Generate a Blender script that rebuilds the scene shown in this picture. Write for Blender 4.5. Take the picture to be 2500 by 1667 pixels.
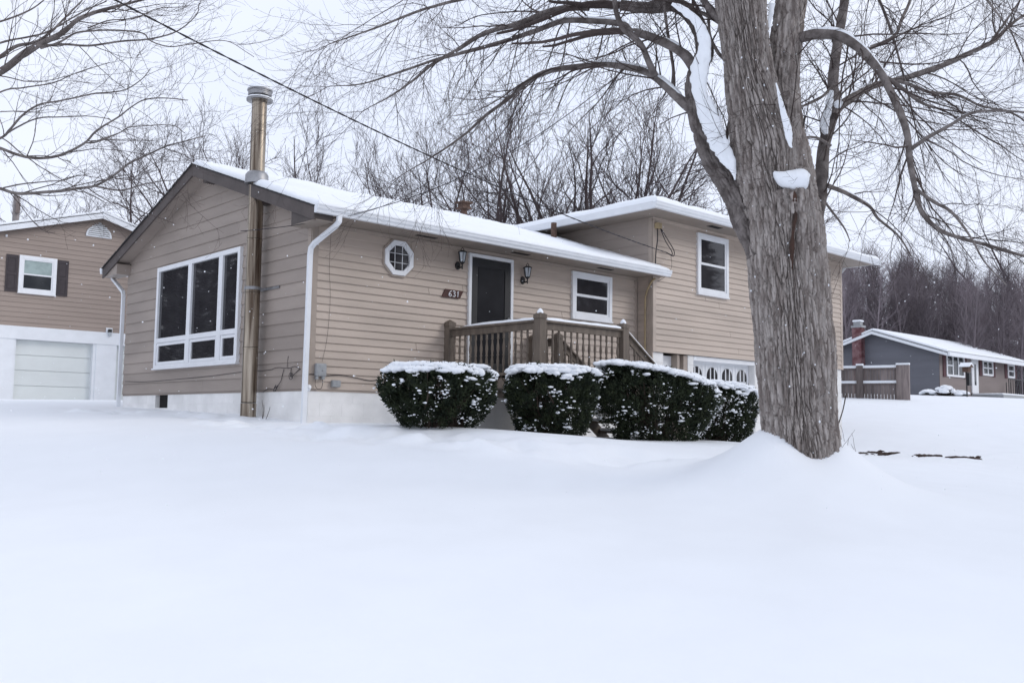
import bpy, bmesh, math, random
import numpy as np
from mathutils import Vector, Matrix
random.seed(7); RNG = np.random.default_rng(7)
S = bpy.context.scene
for o in list(bpy.data.objects): bpy.data.objects.remove(o)
COL = S.collection

# ------------------------------------------------------------------ camera
FPX, IW, IH = 2317.7, 2500.0, 1667.0
PITCH, ROLL, YAW = math.radians(4.855), math.radians(0.796), math.radians(42.844)
CAM = np.array([-7.532, -12.660, -0.480])
def cam_axes(p, r, y):
    f = np.array([math.sin(y)*math.cos(p), math.cos(y)*math.cos(p), math.sin(p)])
    rt = np.array([math.cos(y), -math.sin(y), 0.0]); up = np.cross(rt, f)
    return np.array([math.cos(r)*rt+math.sin(r)*up, -math.sin(r)*rt+math.cos(r)*up, f])
AX = cam_axes(PITCH, ROLL, YAW)
def U(px, py, d):            # world point at a measured direction and a distance d from the viewpoint
    return CAM + d*(AX.T @ np.array([(px-IW/2)/FPX, -(py-IH/2)/FPX, 1.0]))
def U_plane(px, py, axis, v):
    r = AX.T @ np.array([(px-IW/2)/FPX, -(py-IH/2)/FPX, 1.0])
    return CAM + r*((v-CAM[axis])/r[axis])
cd = bpy.data.cameras.new('camera'); cam = bpy.data.objects.new('camera', cd); COL.objects.link(cam)
m = Matrix([[AX[0][i], AX[1][i], -AX[2][i], CAM[i]] for i in range(3)]+[[0, 0, 0, 1]])
cam.matrix_world = m
cd.sensor_width = 36.0; cd.sensor_fit = 'HORIZONTAL'; cd.lens = FPX/IW*36.0
cd.clip_start = 0.05; cd.clip_end = 2000
cd.dof.use_dof = True; cd.dof.focus_distance = 14.0; cd.dof.aperture_fstop = 4.5
S.camera = cam

# ------------------------------------------------------------------ world, sun, exposure
SUN_EL, SUN_AZ = math.radians(30), math.radians(140)      # azimuth measured from +Y towards +X
w = bpy.data.worlds.new("World"); S.world = w; w.use_nodes = True
nt = w.node_tree; N = nt.nodes; L = nt.links; N.clear()
out = N.new('ShaderNodeOutputWorld'); bg = N.new('ShaderNodeBackground'); bg.inputs['Strength'].default_value = 0.1
sky = N.new('ShaderNodeTexSky'); sky.sky_type = 'NISHITA'; sky.sun_disc = False
sky.sun_elevation = SUN_EL; sky.sun_rotation = SUN_AZ
tc = N.new('ShaderNodeTexCoord'); nz = N.new('ShaderNodeTexNoise'); nz.inputs['Scale'].default_value = 2.2
nz.inputs['Detail'].default_value = 4; nz.inputs['Roughness'].default_value = 0.5
mp = N.new('ShaderNodeMapping'); mp.inputs['Scale'].default_value = (1, 1, 2.2)
L.new(tc.outputs['Generated'], mp.inputs['Vector']); L.new(mp.outputs['Vector'], nz.inputs['Vector'])
cr = N.new('ShaderNodeValToRGB')
cr.color_ramp.elements[0].position = 0.36; cr.color_ramp.elements[0].color = (0.765, 0.825, 0.975, 1)
cr.color_ramp.elements[1].position = 0.62; cr.color_ramp.elements[1].color = (0.83, 0.875, 0.995, 1)
L.new(nz.outputs['Fac'], cr.inputs['Fac'])
sc = N.new('ShaderNodeVectorMath'); sc.operation = 'SCALE'; sc.inputs['Scale'].default_value = 11.75
L.new(cr.outputs['Color'], sc.inputs[0])
mx = N.new('ShaderNodeMix'); mx.data_type = 'RGBA'; mx.inputs['Factor'].default_value = 0.95
L.new(sky.outputs['Color'], mx.inputs['A']); L.new(sc.outputs['Vector'], mx.inputs['B'])
L.new(mx.outputs['Result'], bg.inputs['Color']); L.new(bg.outputs['Background'], out.inputs['Surface'])
sl = bpy.data.lights.new('sun', 'SUN'); sl.energy = 1.05; sl.angle = math.radians(25); sl.color = (1.0, 0.95, 0.89)
so = bpy.data.objects.new('sun', sl); COL.objects.link(so)
sd = Vector((math.sin(SUN_AZ)*math.cos(SUN_EL), math.cos(SUN_AZ)*math.cos(SUN_EL), math.sin(SUN_EL)))
so.rotation_euler = sd.to_track_quat('Z', 'Y').to_euler(); so.location = (0, 0, 30)
S.view_settings.view_transform = 'Standard'; S.view_settings.look = 'None'
S.view_settings.exposure = 0.0; S.view_settings.gamma = 1.0; S.view_settings.use_curve_mapping = False

# ------------------------------------------------------------------ materials
MATS = {}
def mat(name, col, rough=0.65, var=0.12, scale=6.0, stretch=(1, 1, 1), bump=0.0, bscale=60.0, metal=0.0, spec=0.4,
        col2=None, detail=4, per_obj=0.0, bstretch=None, coat=0.0, ramp=(0.35, 0.65)):
    if name in MATS: return MATS[name]
    m = bpy.data.materials.new(name); m.use_nodes = True
    n = m.node_tree.nodes; l = m.node_tree.links; b = n['Principled BSDF']
    b.inputs['Roughness'].default_value = rough; b.inputs['Metallic'].default_value = metal
    b.inputs['Specular IOR Level'].default_value = spec; b.inputs['Coat Weight'].default_value = coat
    g = n.new('ShaderNodeNewGeometry')
    mp = n.new('ShaderNodeMapping'); mp.inputs['Scale'].default_value = stretch
    l.new(g.outputs['Position'], mp.inputs['Vector'])
    t = n.new('ShaderNodeTexNoise'); t.inputs['Scale'].default_value = scale; t.inputs['Detail'].default_value = detail
    l.new(mp.outputs['Vector'], t.inputs['Vector'])
    r = n.new('ShaderNodeValToRGB'); r.color_ramp.elements[0].position, r.color_ramp.elements[1].position = ramp
    c2 = col2 if col2 else tuple(min(1, c*(1+var)) for c in col); c1 = col if col2 else tuple(c*(1-var) for c in col)
    r.color_ramp.elements[0].color = (*c1, 1); r.color_ramp.elements[1].color = (*c2, 1)
    l.new(t.outputs['Fac'], r.inputs['Fac']); src = r.outputs['Color']
    if per_obj:
        oi = n.new('ShaderNodeObjectInfo'); mr = n.new('ShaderNodeMapRange')
        mr.inputs['To Min'].default_value = 1-per_obj; mr.inputs['To Max'].default_value = 1+per_obj
        l.new(oi.outputs['Random'], mr.inputs['Value'])
        vm = n.new('ShaderNodeVectorMath'); vm.operation = 'SCALE'
        l.new(src, vm.inputs[0]); l.new(mr.outputs['Result'], vm.inputs['Scale']); src = vm.outputs['Vector']
    l.new(src, b.inputs['Base Color'])
    if bump:
        mp2 = n.new('ShaderNodeMapping'); mp2.inputs['Scale'].default_value = bstretch or stretch
        l.new(g.outputs['Position'], mp2.inputs['Vector'])
        t2 = n.new('ShaderNodeTexNoise'); t2.inputs['Scale'].default_value = bscale; t2.inputs['Detail'].default_value = 5
        l.new(mp2.outputs['Vector'], t2.inputs['Vector'])
        bp = n.new('ShaderNodeBump'); bp.inputs['Strength'].default_value = bump; bp.inputs['Distance'].default_value = 0.02
        l.new(t2.outputs['Fac'], bp.inputs['Height']); l.new(bp.outputs['Normal'], b.inputs['Normal'])
    MATS[name] = m; return m
M_snow = mat('snow', (0.845, 0.87, 0.905), 0.55, 0.012, 1.5, bump=0.10, bscale=22, spec=0.25)
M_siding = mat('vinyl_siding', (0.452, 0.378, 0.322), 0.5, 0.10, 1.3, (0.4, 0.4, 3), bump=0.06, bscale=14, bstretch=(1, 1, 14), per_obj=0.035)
M_siding2 = mat('vinyl_siding_lit', (0.485, 0.405, 0.343), 0.5, 0.09, 1.1, (0.4, 0.4, 3), bump=0.06, bscale=14, bstretch=(1, 1, 14), per_obj=0.03)  # front wall paint again, its colour raised for the better lit upper wall
M_hard = mat('hardboard_siding', (0.322, 0.272, 0.238), 0.55, 0.10, 1.1, (1, .5, 2), bump=0.10, bscale=30, bstretch=(1, .2, 1.6), per_obj=0.05)  # darker than the front tan to stand for the gable's weaker light
M_trimtan = mat('tan_trim', (0.36, 0.30, 0.255), 0.5, 0.06, 3)
M_brown = mat('brown_fascia', (0.075, 0.060, 0.056), 0.55, 0.15, 4, bump=0.1, bscale=20)
M_shingle = mat('shingle', (0.035, 0.032, 0.033), 0.9, 0.3, 30, bump=0.5, bscale=150)
M_white = mat('white_paint', (0.74, 0.76, 0.79), 0.4, 0.03, 3)
M_white2 = mat('white_vinyl', (0.78, 0.79, 0.81), 0.35, 0.03, 5)
M_block = mat('painted_block', (0.82, 0.81, 0.795), 0.75, 0.07, 2.5, bump=0.35, bscale=90, per_obj=0.025)
M_mortar = mat('painted_mortar', (0.81, 0.80, 0.785), 0.85, 0.07, 3, bump=0.3, bscale=60)
M_soffit = mat('soffit', (0.27, 0.228, 0.195), 0.6, 0.06, 2)  # tan darkened to stand for the shading under the eaves
M_dark = mat('dark_void', (0.012, 0.010, 0.010), 0.9, 0.1, 3)
M_door = mat('black_door', (0.014, 0.014, 0.016), 0.5, 0.15, 4, spec=0.5)
M_deck = mat('brown_stain', (0.135, 0.108, 0.086), 0.6, 0.22, 3, (3, 3, .7), bump=0.2, bscale=20, bstretch=(4, 4, .5))
M_black = mat('black_iron', (0.012, 0.012, 0.013), 0.4, 0.2, 20)
M_greybox = mat('grey_box', (0.30, 0.31, 0.32), 0.5, 0.08, 12)
M_sign = mat('sign_brown', (0.055, 0.017, 0.014), 0.45, 0.15, 12)
M_steel = mat('stained_steel', (0.10, 0.072, 0.052), 0.30, 0.25, 1.6, (9, 9, .4), metal=0.8, bump=0.06, bscale=5, bstretch=(4, 4, .3), col2=(0.42, 0.36, 0.29), ramp=(.36, .62))
M_steelcap = mat('galvanised', (0.30, 0.30, 0.31), 0.45, 0.15, 9, metal=0.7)
M_rust = mat('rusty_pipe', (0.10, 0.06, 0.045), 0.8, 0.3, 20, bump=.3)
M_bark = mat('bark', (0.205, 0.174, 0.159), 0.9, 0.0, 26, (1, 1, .13), bump=0.7, bscale=90, bstretch=(1, 1, .35), col2=(0.415, 0.374, 0.349), spec=.2, detail=5, ramp=(.38, .62))
M_scar = mat('rotten_wood', (0.028, 0.018, 0.014), 0.9, 0.3, 14, (1, 1, .2), bump=.6, bscale=50, bstretch=(1, 1, .2), col2=(0.085, 0.042, 0.03))
M_limb = mat('limb_bark', (0.10, 0.085, 0.08), 0.9, 0.0, 9, bump=0.6, bscale=45, col2=(0.22, 0.195, 0.185), spec=.2)
M_twig = mat('twig', (0.075, 0.058, 0.054), 0.8, 0.25, 2, spec=.2)
M_twig2 = mat('far_twig', (0.085, 0.068, 0.070), 0.85, 0.2, .5, spec=.1)
M_wood = mat('hazed_wood', (0.195, 0.168, 0.182), 0.9, 0.25, .3, spec=.1, per_obj=.35)  # lightened so the colour stands for haze over the hillside
M_leaf = mat('yew_leaf', (0.011, 0.018, 0.010), 0.8, 0.0, 9, col2=(0.045, 0.058, 0.026), spec=.3, ramp=(.42, .68))
M_stem = mat('yew_stem', (0.05, 0.034, 0.026), 0.85, 0.25, 12)
M_spruce = mat('spruce', (0.014, 0.022, 0.016), 0.7, 0.3, 3)
M_cable = mat('black_cable', (0.016, 0.014, 0.02), 0.6, 0.1, 5)
M_conduit = mat('tan_conduit', (0.34, 0.26, 0.15), 0.5, 0.1, 6)
M_garside = mat('garage_siding', (0.31, 0.25, 0.215), 0.55, 0.05, 1, (.4, .4, 3), per_obj=0.03)
M_gardoor = mat('garage_door', (0.66, 0.69, 0.68), 0.45, 0.03, 1.5)
M_shutter = mat('shutter', (0.045, 0.036, 0.040), 0.6, 0.12, 6)
M_maroon = mat('maroon_shutter', (0.07, 0.018, 0.024), 0.6, 0.12, 6)
M_greyside = mat('slate_siding', (0.145, 0.148, 0.170), 0.6, 0.06, 1, (.4, .4, 3))
M_tanside = mat('taupe_siding', (0.225, 0.185, 0.175), 0.6, 0.06, 1, (.4, .4, 3))
M_brick = mat('brick', (0.10, 0.035, 0.038), 0.85, 0.3, 3, col2=(0.22, 0.13, 0.135))
M_fence = mat('weathered_fence', (0.19, 0.158, 0.15), 0.8, 0.2, 3, (4, 4, .5), per_obj=.28)
M_pole = mat('pole_grey', (0.30, 0.27, 0.265), 0.8, 0.15, 3)
M_soil = mat('soil', (0.05, 0.03, 0.024), 0.95, 0.4, 9, bump=.6)
M_blind = mat('blind', (0.30, 0.37, 0.36), 0.7, 0.15, 4)
def glass_mat(name, col, rough=0.02, wav=0.015):
    m = mat(name, col, rough, 0.15, 3, bump=wav, bscale=1.2, spec=0.5); return m
M_glass = glass_mat('window_glass', (0.036, 0.034, 0.037), 0.03, 0.05)
M_glass2 = glass_mat('far_glass', (0.035, 0.038, 0.042), 0.06)
M_lampglass = mat('lamp_glass', (0.42, 0.45, 0.48), 0.15, 0.1, 9, spec=.6)

# ------------------------------------------------------------------ builders
def wloc(o):
    v = Vector((0, 0, 0))
    while o is not None: v += o.location; o = o.parent
    return v
def tag(o, label=None, cat=None, group=None, kind=None):
    if label: o['label'] = label
    if cat: o['category'] = cat
    if group: o['group'] = group
    if kind: o['kind'] = kind
    return o
def thing(name, label, cat, loc=(0, 0, 0), group=None):
    o = bpy.data.objects.new(name, None); COL.objects.link(o); o.location = loc; o.empty_display_size = .2
    return tag(o, label, cat, group)
def link(name, me, parent=None, loc=None, label=None):
    o = bpy.data.objects.new(name, me); COL.objects.link(o); o.parent = parent
    if loc is not None: o.location = Vector(loc) - wloc(parent)
    if label: o['label'] = label
    return o
class MB:
    def __init__(s): s.v = []; s.f = []
    def add(s, vs, fs):
        k = len(s.v); s.v += [tuple(p) for p in vs]; s.f += [tuple(i+k for i in f) for f in fs]; return s
    def box(s, x0, x1, y0, y1, z0, z1):
        vs = [(x0, y0, z0), (x1, y0, z0), (x1, y1, z0), (x0, y1, z0), (x0, y0, z1), (x1, y0, z1), (x1, y1, z1), (x0, y1, z1)]
        return s.add(vs, [(0, 3, 2, 1), (4, 5, 6, 7), (0, 1, 5, 4), (1, 2, 6, 5), (2, 3, 7, 6), (3, 0, 4, 7)])
    def prism(s, poly, axis, a, b):      # poly in the other two axes (in xyz order)
        n = len(poly); vs = []
        for t in (a, b):
            for p in poly:
                q = list(p); q.insert(axis, t); vs.append(q)
        fs = [tuple(range(n)), tuple(range(2*n-1, n-1, -1))]+[(i, (i+1) % n, n+(i+1) % n, n+i) for i in range(n)]
        return s.add(vs, fs)
    def tube(s, pts, r, n=8, cap=True, sq=None):
        pts = [np.array(p, float) for p in pts]; k = len(pts)
        rs = r if hasattr(r, '__len__') else [r]*k; vs = []; prev = None
        for i in range(k):
            t = pts[min(i+1, k-1)]-pts[max(i-1, 0)]; t = t/(np.linalg.norm(t)+1e-9)
            if prev is None:
                ref = np.array([0, 0, 1.0]) if abs(t[2]) < .9 else np.array([0, 1.0, 0])
                a = np.cross(t, ref)
            else: a = prev-t*np.dot(prev, t)
            a /= np.linalg.norm(a)+1e-9; b = np.cross(t, a); prev = a
            for j in range(n):
                an = 2*math.pi*(j+.5)/n; ca, sa = math.cos(an), math.sin(an)
                if sq: ca *= sq[0]; sa *= sq[1]
                vs.append(pts[i]+rs[i]*(ca*a+sa*b))
        fs = [(i*n+j, i*n+(j+1) % n, (i+1)*n+(j+1) % n, (i+1)*n+j) for i in range(k-1) for j in range(n)]
        if cap: fs += [tuple(range(n-1, -1, -1)), tuple((k-1)*n+j for j in range(n))]
        return s.add(vs, fs)
    def lathe(s, prof, cx, cy, n=16):
        vs = []; k = len(prof)
        for r, z in prof:
            for j in range(n):
                a = 2*math.pi*j/n; vs.append((cx+r*math.cos(a), cy+r*math.sin(a), z))
        fs = [(i*n+j, i*n+(j+1) % n, (i+1)*n+(j+1) % n, (i+1)*n+j) for i in range(k-1) for j in range(n)]
        fs += [tuple(range(n-1, -1, -1)), tuple((k-1)*n+j for j in range(n))]
        return s.add(vs, fs)
    def mesh(s, name, material, off=(0, 0, 0), smooth=False):
        me = bpy.data.meshes.new(name); off = Vector(off)
        me.from_pydata([tuple(Vector(p)-off) for p in s.v], [], s.f)
        bm = bmesh.new(); bm.from_mesh(me); bmesh.ops.recalc_face_normals(bm, faces=bm.faces); bm.to_mesh(me); bm.free()
        me.materials.append(material)
        if smooth: me.polygons.foreach_set('use_smooth', [True]*len(me.polygons))
        return me
    def build(s, name, material, parent=None, label=None, smooth=False, bevel=0.0, org=None):
        pl = wloc(parent)
        c = Vector(org) if org is not None else pl
        o = link(name, s.mesh(name, material, c, smooth), parent, None, label)
        o.location = c-pl
        if bevel:
            b = o.modifiers.new('bevel', 'BEVEL'); b.width = bevel; b.segments = 2; b.limit_method = 'ANGLE'
        if smooth and not bevel:
            try: o.data.set_sharp_from_angle(angle=math.radians(40))
            except Exception: pass
        return o
def np_mesh(name, verts, quads, material, smooth=False):
    me = bpy.data.meshes.new(name); verts = np.asarray(verts, np.float32); quads = np.asarray(quads, np.int32)
    k = quads.shape[1]
    me.vertices.add(len(verts)); me.vertices.foreach_set('co', verts.ravel())
    me.loops.add(quads.size); me.loops.foreach_set('vertex_index', quads.ravel())
    me.polygons.add(len(quads)); me.polygons.foreach_set('loop_start', np.arange(0, quads.size, k, dtype=np.int32))
    me.polygons.foreach_set('loop_total', np.full(len(quads), k, np.int32))
    if smooth: me.polygons.foreach_set('use_smooth', np.ones(len(quads), bool))
    me.materials.append(material); me.update(calc_edges=True); me.validate(); return me
class Tubes:                    # many tubes at once: P (B,n,3), R (B,n)
    def __init__(s): s.v = []; s.q = []; s.k = 0
    def add(s, P, R, sides=3):
        P = np.asarray(P, float); R = np.asarray(R, float); B, n, _ = P.shape
        T = np.empty_like(P); T[:, 1:-1] = P[:, 2:]-P[:, :-2]; T[:, 0] = P[:, 1]-P[:, 0]; T[:, -1] = P[:, -1]-P[:, -2]
        T /= np.linalg.norm(T, axis=2, keepdims=True)+1e-9
        D = P[:, -1]-P[:, 0]; D /= np.linalg.norm(D, axis=1, keepdims=True)+1e-9
        ref = np.where(np.abs(D[:, 2:3]) < .8, np.array([[0, 0, 1.0]]), np.array([[1.0, 0.2, 0]]))[:, None, :]
        A = np.cross(T, np.broadcast_to(ref, T.shape)); A /= np.linalg.norm(A, axis=2, keepdims=True)+1e-9
        Bv = np.cross(T, A)
        an = 2*np.pi*np.arange(sides)/sides
        V = P[:, :, None, :]+R[:, :, None, None]*(np.cos(an)[None, None, :, None]*A[:, :, None, :]+np.sin(an)[None, None, :, None]*Bv[:, :, None, :])
        idx = np.arange(B*n*sides).reshape(B, n, sides)+s.k
        a = idx[:, :-1]; b = idx[:, 1:]
        Q = np.stack([a, np.roll(a, -1, 2), np.roll(b, -1, 2), b], -1).reshape(-1, 4)
        s.v.append(V.reshape(-1, 3)); s.q.append(Q); s.k += B*n*sides; return s
    def build(s, name, material, parent=None, smooth=True, off=None):
        pl = np.array(wloc(parent)) if off is None else np.array(off)
        return link(name, np_mesh(name, np.concatenate(s.v)-pl, np.concatenate(s.q), material, smooth), parent)
def hash3(i, j, k):
    h = (i*374761393+j*668265263+k*2147483647) & 0xffffffff
    h = ((h ^ (h >> 13))*1274126177) & 0xffffffff
    return ((h ^ (h >> 16)) & 0xffff)/65535.0
def vnoise(p):
    p = np.asarray(p, float); i = np.floor(p).astype(np.int64); f = p-i; f = f*f*(3-2*f); r = 0
    for dx in (0, 1):
        for dy in (0, 1):
            for dz in (0, 1):
                wt = (f[..., 0] if dx else 1-f[..., 0])*(f[..., 1] if dy else 1-f[..., 1])*(f[..., 2] if dz else 1-f[..., 2])
                r = r+wt*hash3(i[..., 0]+dx, i[..., 1]+dy, i[..., 2]+dz)
    return r
def fbm(p, o=4):
    p = np.asarray(p, float); a = .5; r = 0
    for k in range(o): r = r+a*vnoise(p*(2**k)+17.3*k); a *= .5
    return r
def smooth_path(pts, n):
    P = np.array(pts, float); k = len(P)
    E = np.vstack([2*P[0]-P[1], P, 2*P[-1]-P[-2]])
    t = np.linspace(0, k-1-1e-6, n); i = t.astype(int); f = (t-i)[:, None]
    a, b, c, d = E[i], E[i+1], E[i+2], E[i+3]
    return .5*((2*b)+(c-a)*f+(2*a-5*b+4*c-d)*f**2+(3*b-a-3*c+d)*f**3)

# ------------------------------------------------------------------ ground (one snow sheet out past the wooded hill)
TREE_D = 9.6
TB = U(1952, 1095, TREE_D)          # where the big tree stands
GP = [(-7.5, -12.7, -1.85), (-14, -20, -2.1), (-20, -8, -1.8), (0, -20, -2.0), (12, -22, -1.9)]
for px in (-300, 0, 600, 1250, 1900, 2500, 2800):
    p = U(px, 1667, 4.3); GP.append((p[0], p[1], -1.68))
for px, sl in ((-200, .096), (0, .098), (600, .114), (1250, .112), (1600, .10)):
    for d in (7, 9.5):
        p = U(px, 1000, d); GP.append((p[0], p[1], -1.68+sl*(d-4.3)))
for px, d, z in ((1900, 7, -1.38), (1900, 9.5, -1.13), (2200, 8, -1.32), (2500, 8, -1.36), (2500, 11, -1.22), (2250, 12, -1.13), (2500, 14, -1.20), (2800, 12, -1.3)):
    p = U(px, 1000, d); GP.append((p[0], p[1], z))
GP += [(0, 0, -.52), (0, 1.94, -.42), (0, 5.25, -.325), (0, 7.3, -.27), (-.9, -3, -.60), (.1, -3.1, -.56), (2.2, -3.1, -.685), (4.6, -3.1, -.735),
       (6.5, -3.1, -.76), (3, -.5, -.60), (7.5, -.5, -.95), (10.4, -.7, -1.10), (15.6, -.7, -.95), (14, -4, -1.12), (10.5, -5, -1.13), (3.2, -5.2, -.80), (1.0, -4.6, -.66),
       (-3, 4, -.50), (-2, 12, -.15), (3, 20, .0), (2.5, 23, .03), (6, 23, .03), (-8, 25, 0), (10, 12, 0.1), (20, 20, .8), (-14, 6, -.7), (-4, -1, -.90), (-6, 8, -.45), (-20, 30, 0.2), (18, 6, -.3)]
for px, py, d in ((2100, 1015, 30), (2400, 1020, 30), (2200, 985, 40), (2450, 985, 42), (2700, 1020, 35), (2100, 1075, 24.5), (2400, 1090, 24)):
    GP.append(tuple(U(px, py, d)))
GP += [(48.5, 11, 1.42), (60, 11, 1.55), (48.5, 20, 1.7), (60, 20, 1.8), (40, 40, 2.5), (60, 40, 4.5), (90, 30, 6), (70, 70, 9), (120, 20, 8), (110, 60, 12), (100, 110, 17), (0, 60, 1),
       (0, 150, 5), (-100, 100, 2), (-100, -50, -2), (-60, -100, -3), (60, -60, -2), (200, 0, 9), (200, 200, 30), (0, 300, 12), (-250, 0, 0), (0, -250, -4), (250, -150, 0), (-250, 250, 5), (-250, -250, -4)]
GP = np.array(GP, float)
def tps(a, b):
    r2 = ((a[:, None, :2]-b[None, :, :2])**2).sum(-1)
    return .5*r2*np.log(r2+1e-9)
_n = len(GP); _K = np.zeros((_n+3, _n+3)); _K[:_n, :_n] = tps(GP, GP)+np.eye(_n)*.02
_P = np.c_[np.ones(_n), GP[:, :2]]; _K[:_n, _n:] = _P; _K[_n:, :_n] = _P.T
_W = np.linalg.solve(_K, np.r_[GP[:, 2], 0, 0, 0])
def base_ground(x, y):
    q = np.array([[x, y]], float); return float((tps(q, GP)@_W[:_n]+np.c_[np.ones(1), q]@_W[_n:])[0])
def hit(px, py):
    for d in np.arange(6, 22, .1):
        p = U(px, py, d)
        if p[2] < base_ground(p[0], p[1]): return p[:2]
    return p[:2]
TRAIL = np.array([hit(*q) for q in ((760, 1050), (850, 1053), (940, 1057), (1060, 1066), (1180, 1082), (1330, 1098), (1480, 1112), (1660, 1128))])
TRAIL2 = np.array([(-1.0, 6.4), (-1.5, 4.6), (-1.2, 3.2), (-.7, 1.8), (-1.1, .6), (-1.2, -.6), tuple(TRAIL[0])])
def segdist(X, Y, T):
    d = np.full(X.shape, 1e9)
    for a, b in zip(T[:-1], T[1:]):
        ab = b-a; t = np.clip(((X-a[0])*ab[0]+(Y-a[1])*ab[1])/(ab@ab), 0, 1)
        d = np.minimum(d, np.hypot(X-a[0]-t*ab[0], Y-a[1]-t*ab[1]))
    return d
def ground(X, Y, detail=True):
    X = np.atleast_1d(np.asarray(X, float)); Y = np.atleast_1d(np.asarray(Y, float)); sh = X.shape; x = X.ravel(); y = Y.ravel()
    z = np.empty(len(x))
    for i in range(0, len(x), 20000):
        q = np.c_[x[i:i+20000], y[i:i+20000]]
        z[i:i+20000] = tps(q, GP)@_W[:_n]+np.c_[np.ones(len(q)), q]@_W[_n:]
    dx = x-TB[0]; dy = y-TB[1]; r = np.hypot(dx, dy); ang = np.arctan2(dy, dx)
    fr = -math.pi/2-YAW+.25                                             # side of the trunk that faces the road: scoured lower
    lo = np.cos(ang-fr); hm = .60-.24*np.clip(lo, 0, 1)**2
    z += hm*np.exp(-(np.clip(r-.33, 0, None)/.58)**1.35)
    p3 = np.c_[x, y, 0*x]
    near = np.exp(-np.hypot(x+1, y+5)**2/900)
    z += near*.05*(fbm(p3*.55)-.47)
    if detail:
        for T, wd, am in ((TRAIL, .50, .30), (TRAIL2, .45, .26)):
            d = segdist(x, y, T); k = np.exp(-(d/wd)**4)
            z += k*(am*(fbm(p3*3.0, 3)-.49)-.012)
        z += near*.006*(fbm(p3*3.3+9)-.47)
        k = np.exp(-(((x-12.8)/4.5)**2+((y+3.6)/3.0)**2)); z += k*.16*(fbm(p3*2.4+31, 3)-.47)
    return z.reshape(sh)
def gz(x, y): return float(ground([x], [y])[0])
def axis(c0, c1, step, lo, hi, gr=1.16):
    a = list(np.arange(c0, c1+1e-6, step)); s = step
    while a[-1] < hi: s = min(s*gr, 30); a.append(a[-1]+s)
    s = step
    while a[0] > lo: s = min(s*gr, 30); a.insert(0, a[0]-s)
    return np.array(a)
gx = axis(-8.5, 8.0, .075, -380, 420); gy = axis(-9.8, 5.0, .075, -320, 420)
GX, GY = np.meshgrid(gx, gy, indexing='ij'); GZ = ground(GX, GY)
nx, ny = len(gx), len(gy); ii = np.arange(nx*ny).reshape(nx, ny)
Q = np.stack([ii[:-1, :-1], ii[1:, :-1], ii[1:, 1:], ii[:-1, 1:]], -1).reshape(-1, 4)
tag(link('snowy_ground', np_mesh('snowy_ground', np.c_[GX.ravel(), GY.ravel(), GZ.ravel()], Q, M_snow, True)), kind='structure')

# ------------------------------------------------------------------ shared wall pieces
def wedge_mesh(name, h, out_b, out_t, material):          # unit-long board along +u (x), facing -y
    lip = .012
    b = MB().prism([(0.004, .004), (-out_b+.006, .004), (-out_b+.004, 0), (-out_b, 0), (-out_b-.001, lip), (-out_t, h+.006), (0.004, h+.006)], 0, 0, 1)
    return b.mesh(name, material)
def boards(parent, mesh, x0, x1, y, zs, joints=True, jrate=.5, rot=None, jspan=3.66):
    for z in zs:
        cuts = [x0, x1]
        if joints and x1-x0 > 2 and random.random() < jrate: cuts.insert(1, x0+(x1-x0)*random.uniform(.2, .8))
        for a, b in zip(cuts[:-1], cuts[1:]):
            e = .004 if len(cuts) > 2 else 0
            o = link('siding_board', mesh, parent, (a+(e if a != x0 else 0), y, z)); o.scale = (b-a-e, 1, 1)
            if rot: o.rotation_euler = rot
class Pl:                      # a wall plane: 'y' faces -Y at y=c, 'x' faces -X at x=c
    def __init__(s, ax, c): s.ax = ax; s.c = c
    def box(s, mb, u0, u1, o0, o1, z0, z1):
        if s.ax == 'y': mb.box(u0, u1, s.c-o1, s.c-o0, z0, z1)
        else: mb.box(s.c-o1, s.c-o0, u0, u1, z0, z1)
        return mb
    def ring(s, u0, u1, z0, z1, wd, o0, o1, mb=None):
        mb = mb or MB(); ws = wd if hasattr(wd, '__len__') else (wd, wd, wd, wd)    # left, right, bottom, top
        s.box(mb, u0, u0+ws[0], o0, o1, z0, z1); s.box(mb, u1-ws[1], u1, o0, o1, z0, z1)
        s.box(mb, u0+ws[0], u1-ws[1], o0, o1, z0, z0+ws[2]); s.box(mb, u0+ws[0], u1-ws[1], o0, o1, z1-ws[3], z1)
        return mb
def double_hung(parent, P, u0, u1, z0, z1, fw=.075, frame=None, glass=None, label=None, proud=.062, blind=None):
    frame = frame or M_white2; glass = glass or M_glass
    o = P.ring(u0, u1, z0, z1, fw, 0, proud).build('window', frame, parent, label, bevel=.004)
    P.box(MB(), u0-.012, u1+.012, 0, proud+.02, z0-.03, z0-.001).build('sill', frame, o, bevel=.004)
    a0, a1, b0, b1 = u0+fw, u1-fw, z0+fw, z1-fw; mid = (b0+b1)/2; sw = .045
    P.ring(a0, a1, mid-.02, b1, sw, .0, proud-.012).build('sash', frame, o, bevel=.003)
    P.ring(a0, a1, b0, mid+.018, sw, .0, proud-.020).build('sash', frame, o, bevel=.003)
    P.box(MB(), a0+sw, a1-sw, 0, proud-.031, mid-.02+sw, b1-sw).build('pane', blind or glass, o)
    P.box(MB(), a0+sw, a1-sw, 0, proud-.033, b0+sw, mid+.018-sw).build('pane', glass, o)
    return o

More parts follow.
